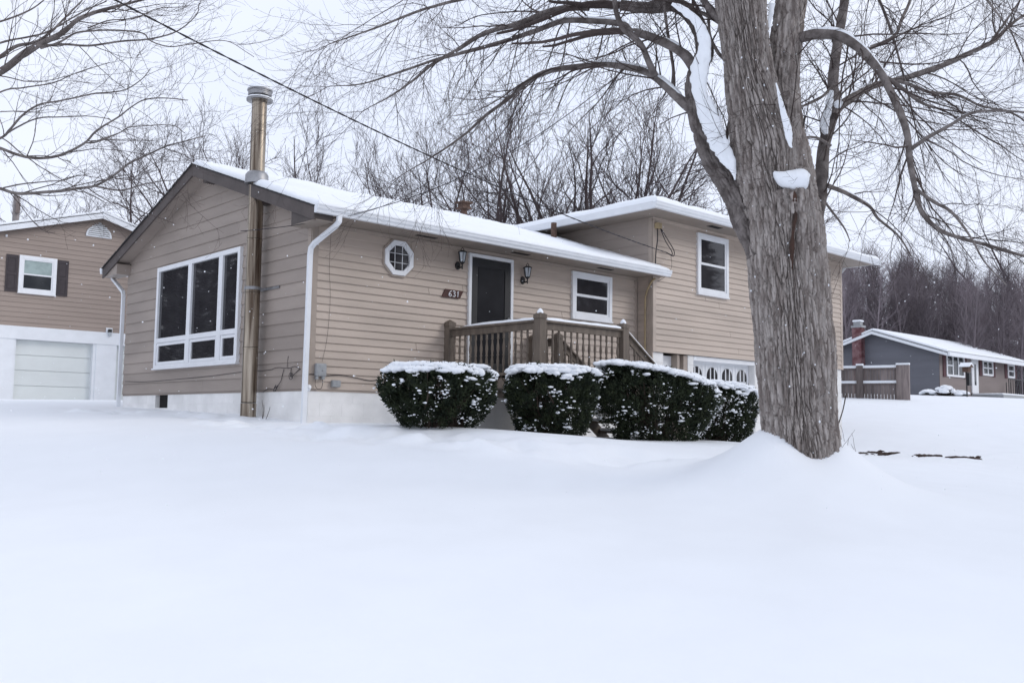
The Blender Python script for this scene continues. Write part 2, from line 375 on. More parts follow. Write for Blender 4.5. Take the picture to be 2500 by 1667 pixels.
# ------------------------------------------------------------------ the house
W = 7.365; XI = 7.762; XR = 15.592; UD = -.407; ZU0, ZU1 = 1.013, 3.80
RD = W/2; EZ, SLP = 2.655, .338                                 # eave top, slope
def rz(y): return EZ+SLP*(min(y, W-y)+.58)
house = thing('house', 'tan sided split-level house with snowy roofs, steel chimney pipe and black front door', 'house', (0, 0, -.6))
gw = MB().prism([(0, -.05), (W, -.05), (W, 2.56), (RD, rz(RD)-.12), (0, 2.56)], 0, .0, .14).build('wall', M_hard, house, 'gable end wall of wide boards coloured darker for its weaker light')
fwall = MB().box(.15, XI, 0, .14, -.05, 2.56).build('wall', M_siding, house, 'front wall of narrow tan siding beside the porch')
MB().box(.15, XI+.2, W-.14, W, -.05, 2.56).build('wall', M_siding, house, 'rear wall')
uwall = MB().box(XI+.02, XR, UD, UD+.14, ZU0, ZU1).build('wall', M_siding2, house, 'upper storey front wall above the garage door')
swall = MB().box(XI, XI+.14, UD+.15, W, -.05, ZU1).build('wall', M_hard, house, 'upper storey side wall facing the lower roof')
MB().box(XR-.14, XR, UD+.15, W, ZU0, ZU1).build('wall', M_siding2, house, 'far end wall of the upper storey')
MB().box(XI+.2, XR, W-.14, W, -.05, ZU1).build('wall', M_siding2, house, 'rear wall of the upper storey')
# front siding
FB = .1195
fmesh = wedge_mesh('siding_board', FB, .021, .002, M_siding)
boards(fwall, fmesh, .10, XI-.12, -.001, [-.018+FB*k for k in range(21)])
MB().box(-.012, .10, -.022, .0, -.02, 2.50).build('corner_board', M_trimtan, fwall, bevel=.004)
MB().box(-.022, -.002, .0, .10, -.02, 2.50).build('corner_board', M_trimtan, fwall, bevel=.004)
MB().box(XI-.12, XI-.085, -.024, -.001, -.02, 2.50).build('corner_board', M_trimtan, fwall, bevel=.004)
MB().box(.10, XI, -.030, -.001, 2.495, 2.553).build('frieze_board', M_trimtan, fwall, bevel=.003)
# upper front siding
UB = .1225
umesh = wedge_mesh('siding_board', UB, .021, .002, M_siding2)
boards(uwall, umesh, XI+.09, XR-.08, UD-.001, [ZU0-.012+UB*k for k in range(22)], jrate=.9)
for a, b in ((XI-.014, XI+.09), (XR-.08, XR+.012)):
    MB().box(a, b, UD-.024, UD-.001, ZU0-.015, ZU1-.06).build('corner_board', M_siding2, uwall, bevel=.004)
MB().box(XI, XR, UD-.03, UD-.001, ZU1-.058, ZU1-.004).build('frieze_board', M_siding2, uwall, bevel=.003)
# return wall between the two fronts
rw = MB().box(XI, XI+.018, UD+.002, UD+.148, -.05, ZU1).build('wall', M_siding, house, 'narrow return wall at the inside corner')
rmesh = wedge_mesh('siding_board', FB, .014, .003, M_siding)
for k in range(22):
    o = link('siding_board', rmesh, rw, (XI-.001, -.03, -.018+FB*k)); o.scale = (.29, 1, 1); o.rotation_euler = (0, 0, -math.pi/2)
MB().box(XI-.024, XI-.001, UD-.0, UD+.09, -.05, ZU1-.05).build('corner_board', M_trimtan, rw, bevel=.004)
# gable siding (cut to the roof slope) and upper side wall siding
GB = .2085
def sloped_board(parent, xf, y0, y1, z, h, roof, material, out=.022, ymin=None, ymax=None):
    zt = z+h+.004
    pts = []
    ya, yb = max(y0, roof(z, 0)), min(y1, roof(z, 1)); yc, yd = max(y0, roof(zt, 0)), min(y1, roof(zt, 1))
    if yb-ya < .05: return
    yc = min(yc, yd-.01) if yd > yc else (yc+yd)/2; yd = max(yd, yc+.01)
    vs = [(xf-out, ya, z), (xf-out, yb, z), (xf-.003, yd, zt), (xf-.003, yc, zt), (xf+.002, ya, z), (xf+.002, yb, z), (xf+.002, yd, zt), (xf+.002, yc, zt)]
    mb = MB().add(vs, [(0, 1, 2, 3), (4, 7, 6, 5), (0, 4, 5, 1), (1, 5, 6, 2), (2, 6, 7, 3), (3, 7, 4, 0)])
    mb.build('siding_board', material, parent, org=(xf, (ya+yb)/2, z))
def groof(z, s):
    y = (z+.11-EZ)/SLP-.58
    return max(0.10, y) if s == 0 else min(W-.02, W-y)
k = 0
while -.015+GB*k < 3.85:
    z = -.015+GB*k; y1 = W-.02
    if random.random() < .55:
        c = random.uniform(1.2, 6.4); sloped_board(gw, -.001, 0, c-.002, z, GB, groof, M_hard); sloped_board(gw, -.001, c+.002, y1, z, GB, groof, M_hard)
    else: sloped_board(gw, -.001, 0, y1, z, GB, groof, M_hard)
    k += 1
for k in range(6):
    z = 2.62+.209*k
    hb = min(.209, ZU1-.012-z)
    if hb < .03: continue
    o = link('siding_board', wedge_mesh('siding_board', hb, .014, .003, M_hard), swall, (XI-.001, 5.5, z)); o.scale = (5.8, 1, 1); o.rotation_euler = (0, 0, -math.pi/2)
MB().box(XI-.026, XI-.001, UD-.0, UD+.10, 2.4, ZU1-.05).build('corner_board', M_trimtan, swall, bevel=.004)
# foundation of painted blocks
fd = MB()
fd.box(.012, .16, 5.70, W, -1.5, -.022); fd.box(.012, .16, 0.015, 5.12, -1.5, -.022); fd.box(.012, .16, 5.12, 5.70, -1.5, -.30)
fd.box(.16, XI, .015, .16, -1.5, -.022); fd.box(.16, XI, W-.16, W-.01, -1.5, -.022)
fd.box(11.53, XR-.02, UD+.03, UD+.2, -1.9, ZU0-.015); fd.box(XI+.01, 8.14, UD+.03, UD+.2, -1.9, ZU0-.015); fd.box(8.98, 9.18, UD+.03, UD+.2, -1.9, ZU0-.015)
fd.box(XR-.2, XR-.02, UD+.2, W, -1.9, ZU0-.015); fd.box(XI+.02, XI+.2, UD+.2, .5, -1.9, -.06)
found = fd.build('foundation', M_mortar, house, 'white painted block foundation')
bmesh_ = MB().box(.0025, .3975, -.012, .05, .0025, .2005).mesh('concrete_block', M_block)
def block_row(x0, x1, y, z, off, rot=None, X=None):
    x = x0-off
    while x < x1-.03:
        a, b = max(x, x0), min(x+.4, x1)
        if b-a > .05:
            if rot is None: o = link('concrete_block', bmesh_, found, (a, y, z))
            else: o = link('concrete_block', bmesh_, found, (X, b, z)); o.rotation_euler = (0, 0, -math.pi/2)
            o.scale = ((b-a)/.4, 1, 1)
        x += .4
for k in range(3):
    z = -.225-.203*k; off = .2*(k % 2)
    block_row(.02, XI-.0, .024, z, off)
    if k == 0: block_row(.02, 5.11, 0, z, off, True, .0205); block_row(5.71, W, 0, z, off, True, .0205)
    elif k == 1: block_row(.02, 5.11, 0, z, off, True, .0205); block_row(5.11, W, 0, z-.10, off, True, .0205)
    else: block_row(.02, 5.11, 0, z, off, True, .0205)
for k in range(9):
    z = ZU0-.222-.203*k; off = .2*(k % 2)
    block_row(11.54, XR-.03, UD+.031, z, off); block_row(XI+.012, 8.135, UD+.031, z, off); block_row(8.985, 9.175, UD+.031, z, off)
cv = MB().box(.10, .15, 5.12, 5.70, -.30, -.022).build('crawl_space_opening', M_dark, found)
# roofs
def tilt_box(mb, y0, y1, x0, x1, top0, th):     # slab following the roof slope
    mb.prism([(y0, rz(y0)+top0), (y1, rz(y1)+top0), (y1, rz(y1)+top0-th), (y0, rz(y0)+top0-th)], 0, x0, x1); return mb
roof1 = MB(); tilt_box(roof1, -.58, RD, -.33, XI-.003, 0, .07); tilt_box(roof1, RD, W+.58, -.33, XI-.003, 0, .07)
roof1.prism([(-.58, EZ), (UD-.03, rz(UD-.03)), (UD-.03, rz(UD-.03)-.07), (-.58, EZ-.07)], 0, XI-.002, 8.0)
roof1 = roof1.build('roof', M_shingle, house, 'lower gabled roof')
def shingle_edge():
    mb = MB(); rnd = random.Random(3)
    y = -.58
    while y < W+.58:
        for hh in (0,):
            l = .14; y2 = min(y+l, W+.58); c = (y+y2)/2
            if y < RD < y2: y2 = RD
            e = rnd.uniform(0, .008)
            mb.prism([(y, rz(y)+.012), (y2-.004, rz(y2-.004)+.008), (y2-.004, rz(y2-.004)-.012), (y, rz(y)-.012)], 0, -.352-e, -.325)
        y = y2
    return mb
shingle_edge().build('shingle_edge', M_shingle, roof1)
fs = MB(); tilt_box(fs, -.58, RD, -.332, -.300, -.014, .20); tilt_box(fs, RD, W+.58, -.332, -.300, -.014, .20)
fs.build('fascia', M_brown, roof1, bevel=.003)
fs = MB(); tilt_box(fs, .0, RD, -.299, -.0, -.105, .05); tilt_box(fs, RD, W, -.299, -.0, -.105, .05)
fs.build('soffit', M_hard, roof1, 'sloping boards under the gable overhang')
for s in (0, 1):
    pl = [(-.575, 2.468), (.14, 2.468), (.14, rz(.14)-.215), (-.575, rz(-.575)-.09)]
    if s: pl = [(W-a, b) for a, b in pl]
    MB().prism(pl, 0, -.298, -.003).build('eave_return', M_brown if not s else M_hard, roof1, bevel=.003)
for k in range(6):
    MB().box(-.24+.036*k, -.228+.036*k, RD-.75, RD-.28, rz(RD-.5)-.215, rz(RD-.5)-.165).build('vent_slat', M_brown, roof1)
sf = MB().box(.003, 8.0, -.575, -.001, 2.556, 2.578).box(-.30, .003, -.575, .14, 2.452, 2.464).build('soffit', M_soffit, roof1, 'tan soffit over the porch')
MB().box(-.28, 8.0, -.598, -.578, 2.55, EZ-.02).build('fascia', M_trimtan, roof1)
for x in (1.75, 3.9, 6.2):
    MB().box(x, x+.42, -.36, -.26, 2.5515, 2.5558).build('soffit_vent', M_dark, sf)
def gutter(mb, x0, x1, yb, z0, z1, depth=.115):      # K profile running along x, back at yb
    pr = [(yb, z0), (yb-depth*.62, z0), (yb-depth*.70, z0+.035), (yb-depth*.88, z0+.062), (yb-depth*.92, z1-.026), (yb-depth, z1-.022), (yb-depth, z1), (yb-depth*.86, z1-.002), (yb-.002, z1-.03)]
    return mb.prism(pr, 0, x0, x1)
gut = gutter(MB(), -.345, 8.03, -.598, 2.545, 2.672).build('gutter', M_white, house, 'white gutter along the front eave', bevel=.003)
gb = MB(); pr = [(W+.60, 2.545), (W+.67, 2.545), (W+.70, 2.61), (W+.715, 2.672), (W+.60, 2.66)]
gb.prism(pr, 0, -.345, XI-.1); gb.build('gutter', M_white, house, 'white gutter end at the rear eave', bevel=.003)
def downspout(pts, label):
    return MB().tube(smooth_path(pts, 34) if False else pts, .052, 4, True, (1.0, .78)).build('downspout', M_white, house, label, bevel=.006)
ds = [(.055, -.655, 2.56), (.05, -.655, 2.46), (.02, -.62, 2.40), (-.06, -.16, 2.185), (-.075, -.09, 2.12), (-.078, -.075, 2.02), (-.085, -.075, .9), (-.10, -.08, -.1), (-.13, -.12, -.62)]
downspout(ds, 'white downspout at the front left corner')
ds = [(-.10, W+.62, 2.55), (-.10, W+.60, 2.46), (-.07, W+.42, 2.33), (-.06, W+.10, 2.14), (-.06, W+.06, 2.05), (-.06, W+.05, -.5)]
downspout(ds, 'white downspout at the rear left corner')
# upper hip roof
HX0, HX1, HY0, HY1 = 7.12, 16.30, -.99, 8.0; HZ = 3.885; HS = .30
def hipz(x, y): return HZ+HS*np.minimum(np.minimum(x-HX0, HX1-x), np.minimum(y-HY0, HY1-y))
hx = (HY1-HY0)/2
A, Bq, Cq, D = (HX0, HY0, HZ), (HX1, HY0, HZ), (HX1, HY1, HZ), (HX0, HY1, HZ)
r0, r1 = (HX0+hx, HY0+hx, HZ+HS*hx), (HX1-hx, HY0+hx, HZ+HS*hx)
lo = [(p[0], p[1], HZ-.07) for p in (A, Bq, Cq, D)]
roof2 = MB().add([A, Bq, Cq, D, r0, r1]+lo, [(0, 1, 5, 4), (1, 2, 5), (2, 3, 4, 5), (3, 0, 4), (0, 6, 7, 1), (1, 7, 8, 2), (2, 8, 9, 3), (3, 9, 6, 0), (6, 9, 8, 7)]).build('roof', M_shingle, house, 'upper hipped roof over the garage wing')
MB().box(HX0+.005, HX1-.005, HY0+.005, UD-.002, 3.79, 3.812).box(HX0+.005, XI-.002, UD-.002, HY1-.01, 3.79, 3.812).box(XR+.002, HX1-.005, UD-.002, HY1-.01, 3.79, 3.812).build('soffit', M_soffit, roof2, 'tan soffit under the upper eave')
for x in (9.25, 12.6): MB().box(x, x+.42, -.82, -.68, 3.785, 3.7895).build('soffit_vent', M_dark, roof2)
MB().box(HX0, HX1, HY0-.018, HY0, 3.78, 3.875).box(HX0-.02, HX0, HY0-.018, HY1, 3.78, 3.875).box(HX1, HX1+.02, HY0-.018, HY1, 3.78, 3.875).build('fascia', M_white, roof2)
gutter(MB(), HX0-.12, HX1+.12, HY0-.02, 3.775, 3.905).build('gutter', M_white, house, 'white gutter along the upper front eave', bevel=.003)
gl = MB(); pr = [(HX0-.022, 3.775), (HX0-.085, 3.775), (HX0-.10, 3.84), (HX0-.115, 3.905), (HX0-.022, 3.895)]
gl.prism(pr, 1, HY0-.03, HY1) if False else gl.add([(a, HY0-.02, b) for a, b in pr]+[(a, HY1, b) for a, b in pr], [(0, 1, 2, 3, 4), (9, 8, 7, 6, 5)]+[(i, 5+i, 5+(i+1) % 5, (i+1) % 5) for i in range(5)])
gl.build('gutter', M_white, house, 'white gutter along the upper side eave', bevel=.003)
MB().tube([(XR+.6, UD+.2, 3.77), (XR+.55, UD+.3, 3.62), (XR+.10, UD+.5, 3.42), (XR+.06, UD+.5, 3.3), (XR+.06, UD+.5, -1)], .05, 4, True, (1, .8)).build('downspout', M_white, house, 'white downspout at the far right end', bevel=.005)
# snow on the roofs
def roof_snow(x0, x1, ys, zfun, th, name, edge, parent, label, seed=0, nx=160, ny=90, x_open=(1, 1)):
    X = np.linspace(x0, x1, nx); Y = np.linspace(ys[0], ys[1], ny)
    X = np.r_[x0, x0+.012, x0+.03, x0+.07, X[1:-1], x1-.07, x1-.03, x1-.012, x1]; X.sort()
    Y = np.r_[ys[0], ys[0]+.012, ys[0]+.03, ys[0]+.07, Y[1:-1], ys[1]-.07, ys[1]-.03, ys[1]-.012, ys[1]]; Y.sort()
    GX, GY = np.meshgrid(X, Y, indexing='ij')
    de = np.full(GX.shape, 9.0)
    for dd, on in ((GX-x0, edge[0]), (x1-GX, edge[1]), (GY-ys[0], edge[2]), (ys[1]-GY, edge[3])):
        if on: de = np.minimum(de, dd)
    q = np.clip(de/.11, 0, 1); prof = np.sqrt(np.clip(1-(1-q)**2, 0, 1))
    n = fbm(np.stack([GX*1.1+seed, GY*1.1, 0*GX], -1))-.47
    n2 = fbm(np.stack([GX*5+seed, GY*5, 0*GX+3], -1), 3)-.44
    t = th*(1+.8*n+.30*n2)*prof
    Z = zfun(GX, GY)+t+.002
    a, b = GX.shape; ii = np.arange(a*b).reshape(a, b)
    Q = np.stack([ii[:-1, :-1], ii[1:, :-1], ii[1:, 1:], ii[:-1, 1:]], -1).reshape(-1, 4)
    V = np.stack([GX, GY, Z], -1).reshape(-1, 3)
    pl = np.array(wloc(parent))
    return link(name, np_mesh(name, V-pl, Q, M_snow, True), parent, None, label)
rzv = lambda X, Y: EZ+SLP*(np.minimum(Y, W-Y)+.58)
roof_snow(-.315, XI-.004, (-.665, W+.64), lambda X, Y: np.maximum(rzv(X, Y), EZ)-.0, .112, 'snow_cover', (1, 0, 1, 1), roof1, 'snow blanket on the lower roof', nx=220, ny=180)
roof_snow(XI-.02, 8.02, (-.665, UD-.035), lambda X, Y: np.maximum(rzv(X, Y), EZ), .10, 'snow_cover', (0, 1, 1, 0), roof1, 'snow on the eave end beside the upper wall', nx=10, ny=14)
roof_snow(HX0-.085, HX1+.085, (HY0-.10, HY1+.05), lambda X, Y: np.maximum(hipz(X, Y), HZ), .135, 'snow_cover', (1, 1, 1, 1), roof2, 'snow blanket on the upper roof', 40, nx=190, ny=190)
# roof vents
v = MB().lathe([(.075, 3.95), (.075, 4.40)], 6.3, 3.95, 14).build('roof_vent', M_rust, house, 'square capped rusty flue behind the ridge', smooth=True)
MB().box(6.17, 6.43, 3.82, 4.08, 4.40, 4.43).box(6.20, 6.40, 3.85, 4.05, 4.43, 4.53).box(6.15, 6.45, 3.80, 4.10, 4.53, 4.56).build('vent_cap', M_rust, v)
MB().lathe([(.062, 3.2), (.062, 3.80)], 6.80, 1.52, 14).build('roof_vent', M_rust, house, 'short rusty plumbing vent near the upper wall', smooth=True)
# windows
PX = Pl('x', 0); PY = Pl('y', 0); PU = Pl('y', UD)
big = PX.ring(2.22, 5.68, .466, 2.441, (.085, .085, .06, .085), .0, .075)
for a in (4.19, 2.94): PX.box(big, a-.075, a+.075, .0, .072, .526, 2.356)
for a, b in ((2.305, 2.865), (3.015, 4.115), (4.265, 5.595)): PX.box(big, a, b, .0, .068, .955, 1.045)
big = big.build('window', M_white2, house, 'wide white picture window on the gable wall', bevel=.005)
PX.box(MB(), 2.20, 5.70, 0, .10, .436, .465).build('sill', M_white2, big, bevel=.004)
for a, b in ((2.305, 2.865), (3.015, 4.115), (4.265, 5.595)):
    PX.box(MB(), a, b, .0, .030, 1.045, 2.356).build('pane', M_glass, big)
    PX.ring(a+.004, b-.004, .53, .951, .055, .0, .055).build('sash', M_white2, big, bevel=.004)
    PX.box(MB(), a+.06, b-.06, .0, .032, .585, .896).build('pane', M_glass, big)
double_hung(house, PY, 5.745, 6.905, 1.56, 2.468, .085, label='white sliding-sash window right of the front door')
double_hung(house, PU, 9.25, 10.40, 2.36, 3.685, .085, label='tall white sash window on the upper wall beside the tree')
# octagon window
oc, oz, oR = 1.607, 2.183, .315
def octo(r, ph=math.pi/8): return [(oc+r*math.cos(ph+math.pi/4*i)/math.cos(math.pi/8), oz+r*math.sin(ph+math.pi/4*i)/math.cos(math.pi/8)) for i in range(8)]
def octring(ro, ri, y0, y1):
    o_, i_ = octo(ro), octo(ri); vs = [(x, y0, z) for x, z in o_]+[(x, y0, z) for x, z in i_]+[(x, y1, z) for x, z in o_]+[(x, y1, z) for x, z in i_]; f = []
    for i in range(8):
        j = (i+1) % 8; f += [(i, j, 8+j, 8+i), (16+i, 24+i, 24+j, 16+j), (i, 16+i, 16+j, j), (8+i, 8+j, 24+j, 24+i)]
    return MB().add(vs, f)
ow = octring(.285, .205, -.065, -.0).build('window', M_white2, house, 'white octagonal window with muntin grid', bevel=.004)
octring(.312, .286, -.045, -.0).build('frame', M_trimtan, ow, bevel=.003)
MB().prism([(x, z) for x, z in octo(.206)], 1, -.026, .0).build('pane', M_glass, ow)
for d in (-.075, .075):
    MB().box(oc+d-.0045, oc+d+.0045, -.036, -.027, oz-.20, oz+.20).build('muntin', M_white2, ow)
    MB().box(oc-.20, oc+.20, -.0345, -.0265, oz+d-.004, oz+d+.004).build('muntin', M_white2, ow)
# front door
dr = PY.ring(3.117, 4.177, .30, 2.476, (.06, .06, .01, .06), 0, .06).build('door_frame', M_white2, house, 'white trim round the front door', bevel=.004)
door = PY.box(MB(), 3.18, 4.114, 0, .034, .32, 2.41).build('door', M_door, house, 'black front storm door', bevel=.003)
PY.ring(3.19, 4.104, .33, 2.40, (.13, .13, .22, .14), .035, .050).build('door_frame', M_door, door, bevel=.003)
PY.box(MB(), 3.335, 3.96, .0345, .040, .56, 2.25).build('pane', mat('storm_glass', (.022, .022, .025), .18, .2, 2, spec=.4), door)
MB().box(4.04, 4.06, -.085, -.05, 1.28, 1.40).build('handle', M_steelcap, door, bevel=.004)
# lower level doors
PD = Pl('y', UD+.24)
ld = PD.box(MB(), 8.14, 8.98, 0, .05, -1.15, .96).build('door', M_white2, house, 'white side door under the upper storey')
PD.ring(8.2, 8.6, .2, .80, .05, .051, .058).build('panel', M_white2, ld, bevel=.003)
MB().box(8.62, 8.70, UD+.03, UD+.19, -1.15, .985).build('door_frame', M_trimtan, ld); MB().box(8.84, 8.975, UD+.03, UD+.19, -1.15, .985).build('door_frame', M_trimtan, ld)
gd = PD.box(MB(), 9.19, 11.52, .0, .06, -1.15, .90).build('garage_door', M_white2, house, 'white garage door with arched lights')
MB().box(9.185, 11.525, UD+.02, UD+.18, .90, ZU0-.018).build('header', M_white2, gd)
for i in range(4):
    c = 9.19+.30+.578*i
    for r in range(4): PD.ring(c-.25, c+.25, .89-.51*(r+1)+.06, .89-.51*r-.04, .04, .061, .072).build('panel', M_white2, gd, bevel=.004)
    n = 12; arc = [(c-.19, .52)]+[(c-.19*math.cos(math.pi*t/n), .60+.19*math.sin(math.pi*t/n)) for t in range(n+1)]+[(c+.19, .52)]
    MB().prism(arc, 1, UD+.24-.075, UD+.24-.061).build('pane', M_glass, gd)
    for d in (-.075, .075): MB().box(c+d-.016, c+d+.016, UD+.24-.082, UD+.24-.0755, .52, .775).build('muntin', M_white2, gd)
# steel chimney pipe on the gable
px_, py_ = -.215, 1.45
flue = MB().lathe([(.126, -.75), (.126, -.235)], px_, py_, 28).build('chimney_pipe', M_steel, house, 'tall stained steel chimney pipe with cap', smooth=True)
zs = [-.222, .667, 1.556, 2.44, 3.33, 4.22, 4.78]
for a, b in zip(zs[:-1], zs[1:]): MB().lathe([(.122, a+.004), (.122, b-.03), (.127, b-.026), (.127, b-.004)], px_, py_, 28).build('pipe_section', M_steel, flue, smooth=True)
for z in zs[:-1]: MB().lathe([(.119, z-.008), (.119, z+.008)], px_, py_, 28).build('seam', M_dark, flue)
b = MB().lathe([(.132, 1.60), (.132, 1.65)], px_, py_, 28); b.box(px_+.05, -.002, py_-.10, py_-.092, 1.605, 1.645); b.box(px_-.0, -.002, py_-.36, py_-.10, 1.612, 1.630) if False else None
b.build('bracket', M_steelcap, flue, smooth=True)
MB().box(-.03, -.016, py_-.52, py_+.3, 1.605, 1.645).build('bracket', M_steelcap, flue)
MB().lathe([(.19, 3.35), (.185, 3.50), (.15, 3.545), (.132, 3.555)], px_, py_, 24).build('flashing', M_steelcap, flue, smooth=True)
MB().lathe([(.13, 4.765), (.212, 4.745), (.215, 4.775), (.13, 4.80)], px_, py_, 28).build('cap_collar', M_steelcap, flue, smooth=True)
MB().lathe([(.19, 4.83), (.19, 4.905), (.205, 4.91), (.205, 4.93)], px_, py_, 28).build('cap', M_steelcap, flue, smooth=True)
for k in range(4):
    a = k*math.pi/2+.4; MB().tube([(px_+.15*math.cos(a), py_+.15*math.sin(a), 4.77), (px_+.15*math.cos(a), py_+.15*math.sin(a), 4.86)], .012, 5).build('cap_strut', M_black, flue)
MB().lathe([(.205, 4.932), (.20, 4.965), (.165, 5.005), (.10, 5.03), (.02, 5.038)], px_, py_, 28).build('snow_cap', M_snow, flue, smooth=True)
MB().lathe([(.212, 4.778), (.20, 4.80), (.14, 4.812)], px_, py_, 28).build('snow_cap', M_snow, flue, smooth=True)
# the elbow shield and crossing into the roof
MB().box(px_+.04, -.002, py_-.11, py_+.02, 3.02, 3.24).build('bracket', M_brown, flue)

# ------------------------------------------------------------------ porch
DX0, DX1, DY = 2.66, 4.64, -2.28
porch = thing('porch', 'brown stained wooden porch with turned balusters and snow on its handrails', 'porch', (3.6, -1.2, -.7))
for k in range(16):
    MB().box(DX0-.05, DX1+.08, DY-.03+.1425*k, DY-.03+.1425*k+.136, .26, .30).build('floor_board', M_deck, porch, bevel=.003)
MB().box(DX0, DX1, DY, -.03, .06, .258).build('deck_frame', M_deck, porch)
def post(x, y, zt, z0, hw=.07, snow=True, wd=None):
    p = MB().box(x-hw, x+hw, y-hw, y+hw, z0, zt-.16).build('post', M_deck, porch, bevel=.006)
    c = MB().box(x-hw-.006, x+hw+.006, y-hw-.006, y+hw+.006, zt-.158, zt-.09)
    c.add([(x-hw, y-hw, zt-.09), (x+hw, y-hw, zt-.09), (x+hw, y+hw, zt-.09), (x-hw, y+hw, zt-.09), (x, y, zt-.035)], [(0, 1, 4), (1, 2, 4), (2, 3, 4), (3, 0, 4)])
    c.build('cap', M_deck, p)
    if snow: MB().lathe([(.055, zt-.085), (.05, zt-.05), (.03, zt-.015), (.008, zt)], x, y, 12).build('snow_cap', M_snow, p, smooth=True)
post(DX0+.02, -.08, 1.29, -.8, snow=False)
post(DX0+.02, DY, 1.275, -.8); post(DX1, DY, 1.27, -.8)
post(DX1, -.10, 1.18, -.8, snow=False); post(DX1, -.74, 1.18, -.8, snow=False)
bal = MB().lathe([(.017, 0), (.017, .10), (.021, .11), (.013, .13), (.012, .18), (.020, .24), (.021, .29), (.013, .37), (.019, .385), (.019, .40), (.013, .415), (.022, .50), (.020, .55), (.012, .62), (.012, .66), (.021, .68), (.017, .69), (.017, .80)], 0, 0, 8).mesh('baluster', M_deck, smooth=True)
def rail(p0, p1, ztop, n, hs=.80, snow=.045, drop=0.0, taper=False):
    (x0, y0), (x1, y1) = p0, p1; L_ = math.hypot(x1-x0, y1-y0); ux, uy = (x1-x0)/L_, (y1-y0)/L_; nx_, ny_ = -uy, ux
    def beam(z0, z1, hw, a=0., b=1., ups=0.):
        vs = []
        for t in (a, b):
            dz = -drop*t
            for s_, z in ((-hw, z0), (hw, z0), (hw, z1), (-hw, z1)):
                vs.append((x0+(x1-x0)*t+nx_*s_, y0+(y1-y0)*t+ny_*s_, ztop+z+dz))
        return MB().add(vs, [(0, 1, 2, 3), (7, 6, 5, 4), (0, 4, 5, 1), (1, 5, 6, 2), (2, 6, 7, 3), (3, 7, 4, 0)])
    beam(-.035, 0, .065).build('handrail', M_deck, porch, bevel=.005)
    beam(-.145, -.036, .02).build('rail', M_deck, porch, bevel=.003)
    beam(-.88, -.80, .02).build('rail', M_deck, porch, bevel=.003)
    for k in range(n):
        t = (k+.5)/n
        o = link('baluster', bal, porch, (x0+(x1-x0)*t, y0+(y1-y0)*t, ztop-.87-drop*t)); o.scale = (1.08, 1.08, .75/.80)
    if snow:
        ns = 40; vs = []; fsq = []
        for i in range(ns+1):
            t = i/ns; e = min(1, t/.03, (1-t)/.03) if not taper else min(1, max(0, (t-.12))/.25, (1-t)/.03)
            hh = snow*math.sqrt(max(e, 0))*(1+.35*(float(vnoise(np.array([[t*9*L_, x0, y0]]))[0])-.5)); hh = max(hh, .001)
            wv = .06*(.25+.75*min(1, e*2))
            for j in range(7):
                a = math.pi*j/6; q = -math.cos(a)*wv
                vs.append((x0+(x1-x0)*t+nx_*q, y0+(y1-y0)*t+ny_*q, ztop+.001-drop*t+hh*math.sin(a)**.6))
        fsq = [(i*7+j, (i+1)*7+j, (i+1)*7+j+1, i*7+j+1) for i in range(ns) for j in range(6)]
        MB().add(vs, fsq).build('snow_strip', M_snow, porch, smooth=True)
rail((DX0+.02, -.15), (DX0+.02, DY+.07), 1.10, 15, taper=True)
rail((DX0+.09, DY), (DX1-.07, DY), 1.10, 13)
rail((DX1, -.17), (DX1, -.67), 1.04, 4, snow=0)
rail((DX1+.07, DY), (DX1+.98, DY), 1.06, 6, drop=.62, snow=.03)
rail((DX1+.07, -.74), (DX1+.98, -.74), 1.02, 6, drop=.62, snow=0)
for k in range(5):
    MB().box(DX1+.09+.24*k, DX1+.36+.24*k, DY+.05, -.79, .06-.18*k, .10-.18*k).build('step', M_deck, porch, bevel=.004)
    MB().box(DX1+.10+.24*k, DX1+.35+.24*k, DY+.07, -.81, .102-.18*k, .16-.18*k).build('snow_strip', M_snow, porch, bevel=.025)
for y in (DY+.04, -.78): MB().prism([(DX1+.08, .24), (DX1+1.35, -.72), (DX1+1.35, -.95), (DX1+.08, 0)], 1, y-.02, y+.02).build('stringer', M_deck, porch)

# ------------------------------------------------------------------ fittings on the house
def lantern(x, z, label):
    t = thing('wall_lantern', label, 'lamp', (x, 0, z), 'lanterns flanking the front door')
    n = 10
    MB().add([(x+.055*math.cos(2*math.pi*k/n), y, z+.075*math.sin(2*math.pi*k/n)) for y in (-.016, -.040) for k in range(n)], [tuple(range(n)), tuple(range(2*n-1, n-1, -1))]+[(k, (k+1) % n, n+(k+1) % n, n+k) for k in range(n)]).build('backplate', M_black, t, bevel=.004)
    cx, cy = x, -.15
    MB().tube([(x, -.03, z-.01), (x, -.09, z-.045), (x, -.15, z-.03)], .013, 6).tube([(x, -.15, z-.075), (x, -.15, z+.02)], .012, 6).build('arm', M_black, t)
    MB().lathe([(.012, z+.005), (.042, z+.035), (.046, z+.05)], cx, cy, 6).build('cup', M_black, t)
    MB().lathe([(.040, z+.05), (.068, z+.215)], cx, cy, 6).build('glass', M_lampglass, t)
    cage = MB()
    for k in range(6):
        a = math.pi/3*k; cage.tube([(cx+.044*math.cos(a), cy+.044*math.sin(a), z+.045), (cx+.072*math.cos(a), cy+.072*math.sin(a), z+.22)], .006, 4)
    cage.build('cage', M_black, t)
    MB().lathe([(.088, z+.215), (.088, z+.226), (.04, z+.25), (.015, z+.256)], cx, cy, 6).build('cap', M_black, t)
    MB().tube([(cx-.035, cy, z+.24), (cx-.03, cy, z+.275), (cx, cy, z+.305), (cx+.03, cy, z+.275), (cx+.035, cy, z+.24)], .006, 5).build('loop', M_black, t)
